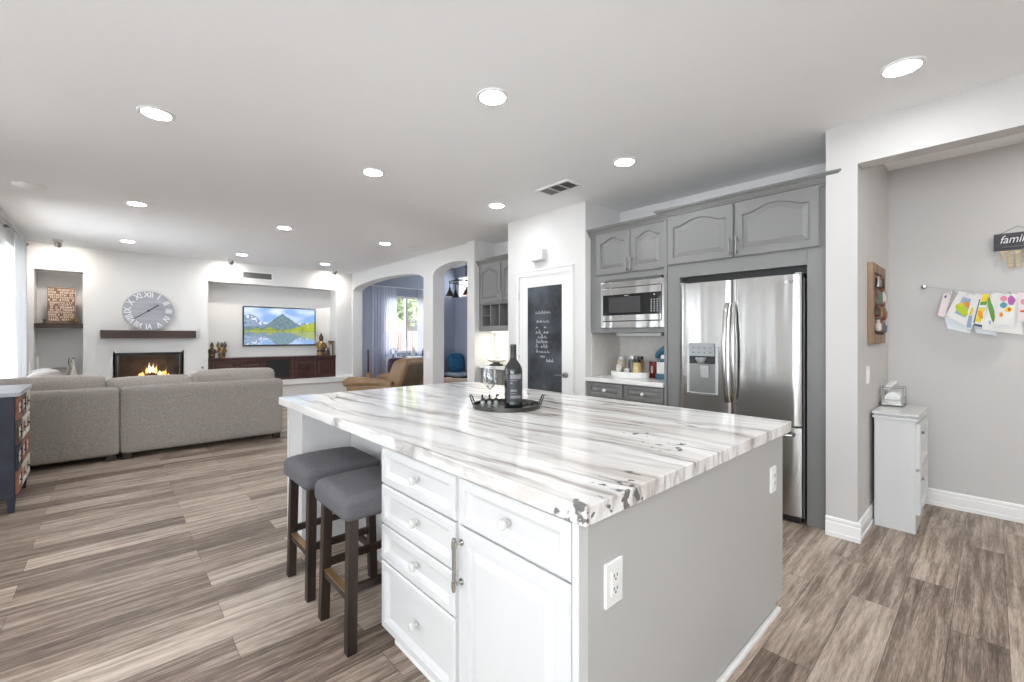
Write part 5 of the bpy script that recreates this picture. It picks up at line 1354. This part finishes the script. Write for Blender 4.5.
t = thing('arm_chair', 'beige upholstered chair beyond the right arch', 'armchair', (0, 0, 0))
MB().soft(-.32, .32, -.30, .28, .18, .36, .06, .02, 10).build('seat', BEIGE, t, smooth=True, auto=80)
MB().soft(-.36, .36, .26, .40, .18, .47, .06, .01, 10).build('backrest', BEIGE, t, smooth=True, auto=80)
for sx in (-1, 1):
    MB().tube([(sx * .36, -.30, .38), (sx * .37, .0, .40), (sx * .36, .32, .40)], .07, 12, rad=[.055, .07, .06]).build('arm_rest', BEIGE, t, smooth=True)
    for y in (-.24, .3): MB().cyl((sx * .28, y, 0), .02, .2, r2=.028).build('leg', STOOLW, t)
t.location = (5.62, 7.70, -.0); t.rotation_euler = (0, 0, R(130))
t = thing('bench_seat', 'dark bench with striped cushion against the far dining wall', 'bench', (6.4, 9.2, 0))
MB().box(6.15, 6.69, 8.7, 9.45, .33, .37).build('seat', STOOLW, t, bevel=.004)
MB().soft(6.15, 6.68, 8.7, 9.44, .37, .44, .03, .004, 8).build('seat_cushion', mat('pale_blue_cloth', (.42, .47, .56), .8, var=.3, vscale=20), t, smooth=True, auto=80)
for (x, y) in ((6.2, 8.75), (6.64, 8.75), (6.2, 9.4), (6.64, 9.4)): MB().box(x - .03, x + .03, y - .03, y + .03, 0, .33).build('leg', STOOLW, t)
pl = MB().soft(-.23, .23, -.07, .07, 0, .44, .07, .03, 12).build('throw_pillow', TEAL, None, smooth=True, auto=80)
pl.location = (6.48, 9.14, .465); pl.rotation_euler = (R(-12), 0, R(8))
tag(pl, 'teal blue square pillow on the bench beyond the right arch', 'pillow')

t = thing('chandelier', 'black chandelier with cone shades seen through the right arch', 'chandelier', (5.45, 7.62, 3.15))
CC = Vector((5.58, 7.56, 0))
st = MB().tube([CC + Vector((0, 0, 3.15)), CC + Vector((0, 0, 2.56))], .010, 8); st.lathe([(.07, 3.15), (.07, 3.13), (.02, 3.11)], CC, 16); st.ball(CC + Vector((0, 0, 2.54)), .03)
st.build('stem', BLACK, t, smooth=True)
MB().tube([CC + Vector((.36 * math.cos(k * math.pi / 16), .36 * math.sin(k * math.pi / 16), 2.50)) for k in range(32)], .010, 8, closed=True).build('ring', BLACK, t, smooth=True)
for k in range(5):
    a = R(20 + 72 * k); u = Vector((math.cos(a), math.sin(a), 0)); c = CC + u * .36
    MB().tube([CC + Vector((0, 0, 2.54)), CC + u * .18 + Vector((0, 0, 2.56)), c + Vector((0, 0, 2.50)), c + Vector((0, 0, 2.36))], .007, 6).build('arm', BLACK, t, smooth=True)
    s_ = MB().lathe([(.018, 2.37), (.022, 2.33), (.085, 2.20), (.083, 2.20), (.018, 2.32)], c, 18).build('shade', BLACK, t, smooth=True)
    MB().ball(c + Vector((0, 0, 2.235)), .028).build('bulb', emis('bulb_glow', (1, .93, .82), 8) if k == 0 else bpy.data.materials['bulb_glow'], s_, smooth=True)

t = thing('console_table', 'pale console table under the dining window', 'table', (5.2, 9.2, 0))
MB().box(4.62, 5.95, 9.02, 9.42, .83, .87).build('table_top', CONSOLE, t, bevel=.004)
MB().box(4.66, 5.91, 9.05, 9.40, .70, .83).build('apron', CONSOLE, t)
for (x, y) in ((4.69, 9.08), (5.88, 9.08), (4.69, 9.37), (5.88, 9.37)): MB().box(x - .03, x + .03, y - .03, y + .03, 0, .70).build('leg', CONSOLE, t, bevel=.003)
CT = .871
t = thing('table_globe', 'small round dark ornament at the left of the dining console', 'ornament', (4.72, 9.16, CT))
MB().lathe([(.035, 0), (.035, .01), (.01, .02), (.01, .06)], (4.72, 9.16, CT), 12).build('stand', BLACK, t, smooth=True)
MB().lathe([(.055, -.012), (.075, -.012), (.075, .012), (.055, .012), (.055, -.012)], (4.72, 9.16, CT + .135), 20, 'y', cap=False).build('ring', PEWTER, t, smooth=True)
t = thing('vase', 'tall white vase in the middle of the dining console', 'vase', (5.24, 9.18, CT))
MB().lathe([(.035, 0), (.05, .03), (.055, .10), (.03, .17), (.022, .21), (.028, .23)], (5.24, 9.18, CT), 18).build('vase_body', MUG, t, smooth=True)
t = thing('bottle', 'dark slim bottle at the right of the dining console', 'bottle', (5.50, 9.16, CT))
MB().lathe([(.035, 0), (.038, .01), (.038, .13), (.015, .16), (.013, .19)], (5.50, 9.16, CT), 14).build('bottle_body', mat('dark_blue_glass', (.03, .05, .10), .1), t, smooth=True)
t = thing('bowl', 'low pale bowl on the dining console between ring ornament and vase', 'bowl', (5.0, 9.2, CT))
MB().lathe([(.04, 0), (.08, .03), (.10, .07), (.094, .07), (.07, .03), (.01, .012)], (5.0, 9.2, CT), 20).build('bowl_body', CONSOLE, t, smooth=True)
t = thing('arm_chair', 'plum velvet chair back in front of the dining console', 'armchair', (4.78, 8.72, 0))
MB().soft(4.50, 5.06, 8.90, 9.00, .40, .86, .05, .01, 10).build('backrest', PURPLE, t, smooth=True, auto=80)
MB().soft(4.50, 5.06, 8.45, 8.92, .36, .48, .04, .01, 10).build('seat', PURPLE, t, smooth=True, auto=80)
for (x, y) in ((4.55, 8.5), (5.01, 8.5), (4.55, 8.95), (5.01, 8.95)): MB().cyl((x, y, 0), .016, .37, r2=.022).build('leg', STOOLW, t)
t = thing('guitar', 'slim honey wood guitar leaning in the dining corner by the curtain', 'guitar', (4.26, 9.45, 0))
g = []
for k in range(40):
    a = 2 * math.pi * k / 40; zz = -math.cos(a); ww = .16 * (1 - .28 * math.exp(-((zz - .25) / .25) ** 2)) * (1 if zz < .3 else .8)
    g.append(Vector((4.23, 9.42 + ww * math.sin(a), .30 + .24 * zz)))
MB().prism(g, (.06, 0, 0)).build('body', mat('honey_wood', (.42, .22, .08), .35), t, bevel=.006)
MB().box(4.235, 4.26, 9.40, 9.44, .50, .93).build('neck', BROWN, t); MB().box(4.235, 4.255, 9.39, 9.45, .93, 1.05).build('headstock', BROWN, t)
t = thing('light_switch', 'white light switch plate on the pier between the arches', 'switch', (3.945, 6.42, 1.03))
MB().box(3.942, 3.95, 6.37, 6.47, .975, 1.09).build('cover_plate', WHITE, t, bevel=.002); MB().box(3.937, 3.942, 6.405, 6.435, 1.0, 1.065).build('rocker', TRIM, t)

# outside the dining window
t = thing('fence', 'weathered brown board fence outside the dining window', 'fence', (6.2, 13.0, -.12))
for k in range(30):
    x = 3.0 + k * .22
    MB().box(x, x + .205, 13.0, 13.03, -.12, 1.52 + .015 * math.sin(k * 7)).build('board', FENCEM, t)
MB().box(3.0, 9.6, 13.03, 13.08, .2, .3).box(3.0, 9.6, 13.03, 13.08, 1.2, 1.3).build('rail', FENCEM, t)
t = thing('neighbour_house', 'pale brown neighbouring house beyond the fence', 'house', (10.6, 18, -.12))
MB().box(8.4, 13.0, 16.5, 20.5, -.12, 2.6).build('house_wall', OUTW, t)
MB().prism([(8.1, 16.2, 2.6), (13.3, 16.2, 2.6), (10.7, 16.2, 4.3)], (0, 4.6, 0)).build('roof', mat('roof_tile', (.34, .17, .12), .9, var=.2, vscale=4), t)
MB().box(9.2, 10.2, 16.47, 16.5, 1.0, 2.1).build('house_window', BLKGLASS, t)
def tree(x, y, h, r, label, seed):
    t = thing('tree', label, 'tree', (x, y, -.12), 'garden trees'); rs = random.Random(seed)
    MB().tube([(x, y, -.12), (x + .05, y, h * .4), (x - .03, y, h * .8)], .07, 8, rad=[.09, .06, .03]).build('trunk', BARK, t, smooth=True)
    mb = MB()
    for k in range(900):
        d = Vector((rs.gauss(0, 1), rs.gauss(0, 1), rs.gauss(0, 1))).normalized() * r * rs.random() ** .4
        c = Vector((x, y, h * .75)) + Vector((d.x, d.y, d.z * .9)); a = Vector((rs.uniform(-1, 1), rs.uniform(-1, 1), rs.uniform(-1, 1))).normalized(); b = a.orthogonal().normalized()
        q = [c + a * .09, c + b * .05, c - a * .09, c - b * .05]
        vs = [mb.bm.verts.new(p) for p in q]; mb.bm.faces.new(vs)
    mb.build('foliage', LEAF, t)
tree(6.05, 11.6, 3.2, .75, 'light leafed tree just outside the dining window', 1)
tree(8.0, 14.4, 3.6, 1.1, 'leafy tree behind the garden fence', 2)

# ------------------------------------------------------------------ alcove
t = thing('drawer_tower', 'narrow white two-drawer cabinet against the grey alcove corner', 'cabinet', (4.28, .46, 0))
MB().box(4.02, 4.54, .350, .568, 0.0, .765).build('carcass', WHITECAB, t, bevel=.002)
MB().box(4.005, 4.555, .337, .577, .765, .785).box(4.02, 4.54, .348, .570, .785, .795).box(4.000, 4.560, .332, .580, .795, .812).build('top', WHITECAB, t, bevel=.003)
for (z0, z1) in ((.44, .745), (.13, .425)):
    d = MB().panel((4.035, .350, z0), (1, 0, 0), (0, -1, 0), .49, z1 - z0, .024, .04, 'slope', N=3).build('drawer', WHITECAB, t)
    glass_knob(d, 4.10, .343, (z0 + z1) / 2 + .09, PEWTER, (0, -1, 0), .010)
MB().box(4.035, 4.525, .352, .362, .03, .11).build('plinth', WHITECAB, t)
# wire caddy with a paper roll standing on it
t = thing('wire_holder', 'small metal wire holder with white paper inside on the narrow cabinet', 'holder', (4.40, .50, .813))
CB0 = .813
wr = MB()
for x in (4.36, 4.52):
    wr.tube([(x, .45, CB0 + .004), (x, .45, CB0 + .14), (x, .572, CB0 + .14), (x, .572, CB0 + .004)], .005, 6, closed=True)
for (y, z) in ((.45, .14), (.572, .14), (.45, .004), (.572, .004), (.45, .07)): wr.tube([(4.36, y, CB0 + z), (4.52, y, CB0 + z)], .005, 6)
wr.build('wire_frame', PEWTER, t, smooth=True)
MB().lathe([(.012, 0), (.046, 0), (.046, .14), (.012, .14)], (4.37, .511, CB0 + .058), 20, 'x').build('paper_roll', WHITE, t, smooth=True)
MB().box(4.345, 4.350, .455, .57, CB0 + .01, CB0 + .05).build('steel_plate', CHROME, t, bevel=.002)
MB().obox((4.43, .53, CB0 + .155), (.055, -.02, .025), (0.01, .016, 0), (-.003, 0, .01)).build('white_tongs', WHITE, t, bevel=.003)
t = thing('light_switch', 'white switch plate on the alcove side wall below the wooden frame', 'switch', (3.92, .593, 1.07))
MB().box(3.885, 3.965, .585, .593, 1.01, 1.135).build('cover_plate', WHITE, t, bevel=.002); MB().box(3.908, 3.942, .581, .585, 1.04, 1.105).build('rocker', TRIM, t)
# wooden shadow-box frame on the side wall
t = thing('wall_frame', 'rustic wooden frame with knick-knacks on the alcove side wall', 'frame', (4.30, .59, 1.29))
FY0, FY1 = .562, .593
MB().box(3.93, 3.995, FY0, FY1, 1.29, 1.865).box(4.40, 4.465, FY0, FY1, 1.29, 1.865).box(3.995, 4.40, FY0, FY1, 1.80, 1.865).box(3.995, 4.40, FY0, FY1, 1.29, 1.355).build('frame', RUSTICW, t, bevel=.004)
MB().box(3.995, 4.40, FY1 - .012, FY1, 1.355, 1.80).build('backing', mat('frame_backing', (.25, .21, .17), .8), t)
rs = random.Random(21); pal = [BROWN, GOLD, RUST, mat('green_trinket', (.12, .16, .13), .5), CREAMP, PEWTER, RUST, mat('navy_trinket', (.08, .11, .15), .5)]
for k in range(22):
    x = 4.04 + (k % 6) * .062 + rs.uniform(-.015, .015); z = 1.41 + (k // 6) * .105 + rs.uniform(-.015, .015)
    m_ = pal[rs.randrange(len(pal))]; mb = MB()
    if rs.random() < .5: mb.lathe([(.004, -.04), (.018, -.03), (.02, .01), (.008, .03), (.008, .045)], (x, FY0 + rs.uniform(-.022, .008), z), 10)
    else: mb.obox((x, FY0 + rs.uniform(-.018, .01), z), (.022, 0, .004), (0, .018, 0), (-.006, 0, .036))
    mb.build('trinket', m_, t, smooth=True)

# wire with pinned drawings
t = thing('display_wire', 'thin wire stretched along the grey alcove wall between metal knobs', 'wire', (4.82, -.2, 1.74))
wp = [(4.815, .372, 1.742)] + [(4.815, .372 - 1.3 * k / 12, 1.742 - .085 * math.sin(math.pi * k / 12)) for k in range(1, 12)] + [(4.815, -.93, 1.742)]
MB().tube(wp, .0016, 6).build('wire', PEWTER, t, smooth=True)
for y in (.372, -.93):
    MB().lathe([(.016, 0), (.018, -.004), (.006, -.010), (.006, -.03), (.015, -.036), (.015, -.05), (.010, -.052)], (4.85, y, 1.742), 16, 'x').build('end_knob', CHROME, t, smooth=True)
PAPER = mat('white_paper', (.80, .79, .77), .8); PINKP = mat('pinkish_paper', (.80, .72, .71), .8)
LIME = mat('lime_paint', (.45, .60, .04), .8); YEL = mat('yellow_paint', (.80, .62, .03), .8); ORA = mat('orange_paint', (.75, .30, .02), .8)
GRN = mat('green_paint', (.13, .33, .05), .8); BLU = mat('blue_paint', (.30, .40, .55), .8); NAV = mat('dark_blue_paint', (.07, .10, .16), .8)
PUR = mat('purple_paint', (.42, .12, .38), .8); TEA = mat('teal_paint', (.10, .33, .36), .8); REDP = mat('red_paint', (.55, .10, .05), .8); PNK = mat('pink_paint', (.72, .28, .33), .8)
def sheet(name, poly, x, m, label, art, lean=.0, cat='drawing'):
    """poly: corners (y, z) on the wall; the sheet hangs in front of the wall with a gentle curl"""
    yc = sum(p[0] for p in poly) / 4; zt = max(p[1] for p in poly)
    t = thing(name, label, cat, (x, yc, zt), 'papers pinned on the wire')
    def q(p, off): return Vector((x - off - lean * (zt - p[1]), p[0], p[1]))
    MB().rings([[q(p, 0) for p in poly], [q(p, .0012) for p in poly]]).build('paper', m, t)
    for k, (nm, m_, pl_) in enumerate(art):
        MB().rings([[q(p, .0014 + .0004 * k) for p in pl_], [q(p, .0020 + .0004 * k) for p in pl_]]).build(nm, m_, t)
def blob(cy, cz, ry, rz, n=14, rot=0.0, seed=0):
    rs = random.Random(seed); o = []
    for k in range(n):
        a = 2 * math.pi * k / n; r_ = 1 + rs.uniform(-.12, .12); y, z = ry * r_ * math.cos(a), rz * r_ * math.sin(a)
        o.append((cy + y * math.cos(rot) - z * math.sin(rot), cz + y * math.sin(rot) + z * math.cos(rot)))
    return o
sheet('paper_sheet', [(.257, 1.676), (.206, 1.687), (.25, 1.487), (.29, 1.509)][::1], 4.806, PINKP, 'plain white paper hanging leftmost on the wire', [('dark_mark', NAV, blob(.246, 1.652, .006, .012, 10, .3))], .06)
sheet('plastic_sleeve', [(.255, 1.50), (.10, 1.46), (.115, 1.365), (.235, 1.405)], 4.812, CLEARPL, 'clear plastic sleeve hanging below the green drawing', [], .0, 'sleeve')
sheet('plastic_sleeve', [(.10, 1.47), (-.03, 1.42), (-.022, 1.345), (.085, 1.370)], 4.810, CLEARPL, 'clear plastic sleeve hanging below the yellow drawing', [], .0, 'sleeve')
sheet('child_drawing', [(.171, 1.692), (.093, 1.656), (.137, 1.423), (.246, 1.504)], 4.794, PAPER, 'white drawing with lime green and orange picture, leftmost of the drawings',
      [('blue_paint', BLU, [(.151, 1.644), (.104, 1.622), (.136, 1.483), (.195, 1.523)]), ('green_paint', LIME, blob(.155, 1.545, .026, .055, 14, -.5, 1)), ('orange_paint', ORA, blob(.125, 1.58, .015, .03, 12, -.4, 2)), ('yellow_paint', YEL, blob(.163, 1.585, .014, .016, 10, 0, 3))], .05)
sheet('child_drawing', [(.104, 1.655), (.080, 1.650), (.106, 1.396), (.141, 1.399)], 4.786, PAPER, 'narrow drawing with yellow top and blue bottom between two white drawings',
      [('yellow_paint', YEL, [(.105, 1.56), (.094, 1.558), (.104, 1.505), (.120, 1.51)]), ('blue_paint', BLU, [(.120, 1.50), (.102, 1.50), (.110, 1.408), (.134, 1.41)])], .04)
sheet('child_drawing', [(.088, 1.664), (.009, 1.657), (.050, 1.405), (.105, 1.425)], 4.780, PAPER, 'drawing with tall yellow and orange figure and dark edge',
      [('dark_stripe', NAV, [(.066, 1.620), (.060, 1.620), (.090, 1.440), (.096, 1.445)]), ('yellow_paint', YEL, [(.046, 1.657), (.014, 1.652), (.022, 1.60), (.058, 1.60)]), ('green_paint', GRN, [(.058, 1.60), (.026, 1.60), (.030, 1.575), (.064, 1.575)]), ('orange_paint', YEL, [(.066, 1.555), (.036, 1.555), (.058, 1.445), (.086, 1.455)]), ('orange_center', ORA, blob(.060, 1.505, .012, .035, 12, -.2, 4)), ('dark_bottom', NAV, [(.092, 1.438), (.050, 1.428), (.052, 1.408), (.098, 1.425)])], .04)
sheet('child_drawing', [(.004, 1.664), (-.132, 1.640), (-.146, 1.352), (.052, 1.394)], 4.774, PAPER, 'large white drawing with one tall green leaf shape',
      [('green_paint', GRN, blob(.004, 1.53, .012, .095, 16, -.14, 5)), ('blue_paint', BLU, blob(.012, 1.445, .006, .016, 10, 0, 6))], .03)
sheet('child_drawing', [(-.038, 1.646), (-.115, 1.63), (-.099, 1.418), (-.005, 1.427)], 4.764, PAPER, 'white drawing with purple, red and teal balloons',
      [('red_balloon', PNK, blob(-.055, 1.615, .018, .022, 12, 0, 7)), ('purple_balloon', PUR, blob(-.092, 1.600, .018, .036, 12, 0, 8)), ('teal_balloon', TEA, blob(-.054, 1.568, .018, .022, 12, 0, 9)), ('yellow_flower', YEL, blob(-.080, 1.535, .018, .020, 12, 0, 10)), ('orange_flower', REDP, blob(-.082, 1.535, .008, .012, 10, 0, 11)), ('orange_square', ORA, blob(-.044, 1.500, .010, .017, 8, 0, 12))], .03)
sheet('child_drawing', [(-.122, 1.655), (-.20, 1.650), (-.20, 1.445), (-.122, 1.446)], 4.758, PINKP, 'pinkish drawing at the right edge of the photo', [('pink_paint', PNK, blob(-.15, 1.585, .016, .02, 12, 0, 13)), ('red_ring', REDP, blob(-.145, 1.52, .014, .008, 12, 0, 14))], .02)
for k, (y, z) in enumerate(((.185, 1.705), (.215, 1.706), (.125, 1.690), (.055, 1.690), (-.005, 1.688), (-.060, 1.684), (-.095, 1.682))):
    lab = 'tiny metal clip on the wire above the ' + ('white sheet, second from left', 'white sheet, first from left', 'lime green drawing', 'yellow drawing', 'green leaf drawing', 'balloon drawing, left side', 'balloon drawing, right side')[k]
    t = thing('wire_clip', lab, 'clip', (4.80, y, z), 'clips on the wire')
    MB().box(4.765, 4.815, y - .005, y + .005, z - .035, z - .015).build('jaw', PEWTER, t, bevel=.001)
    MB().tube([(4.815, y, z - .02), (4.815, y, z - .008)], .003, 6).build('hook', PEWTER, t)
# family sign
t = thing('hanging_sign', 'dark board sign reading family with wooden discs hanging below', 'sign', (4.83, -.17, 1.97))
SY0, SY1 = -.008, -.235
MB().box(4.826, 4.840, SY1, SY0, 1.972, 2.095).build('board', SIGNGREY, t, bevel=.002)
text('lettering', 'family', .080, mat('sign_white', (.85, .85, .84), .6), t, (4.825, -.108, 2.047), (0, -1, 0), (0, 0, 1), .002, sx=.78, shear=.30)
MB().box(4.8252, 4.8262, -.215, -.05, 1.994, 1.996).build('small_line', mat('sign_grey', (.35, .35, .36), .6), t)
MB().tube([(4.838, -.035, 2.094), (4.846, -.122, 2.142), (4.838, -.215, 2.094)], .0015, 6).build('cord', BROWN, t)
for i, (y, n) in enumerate(((-.056, 2), (-.091, 4), (-.126, 4), (-.161, 3), (-.196, 2))):
    for k in range(n):
        z = 1.953 - k * .033
        MB().lathe([(.0, 0), (.016, 0), (.016, -.004), (0, -.004)], (4.834, y, z), 14, 'x').build('wooden_disc', BEAD, t, smooth=True)
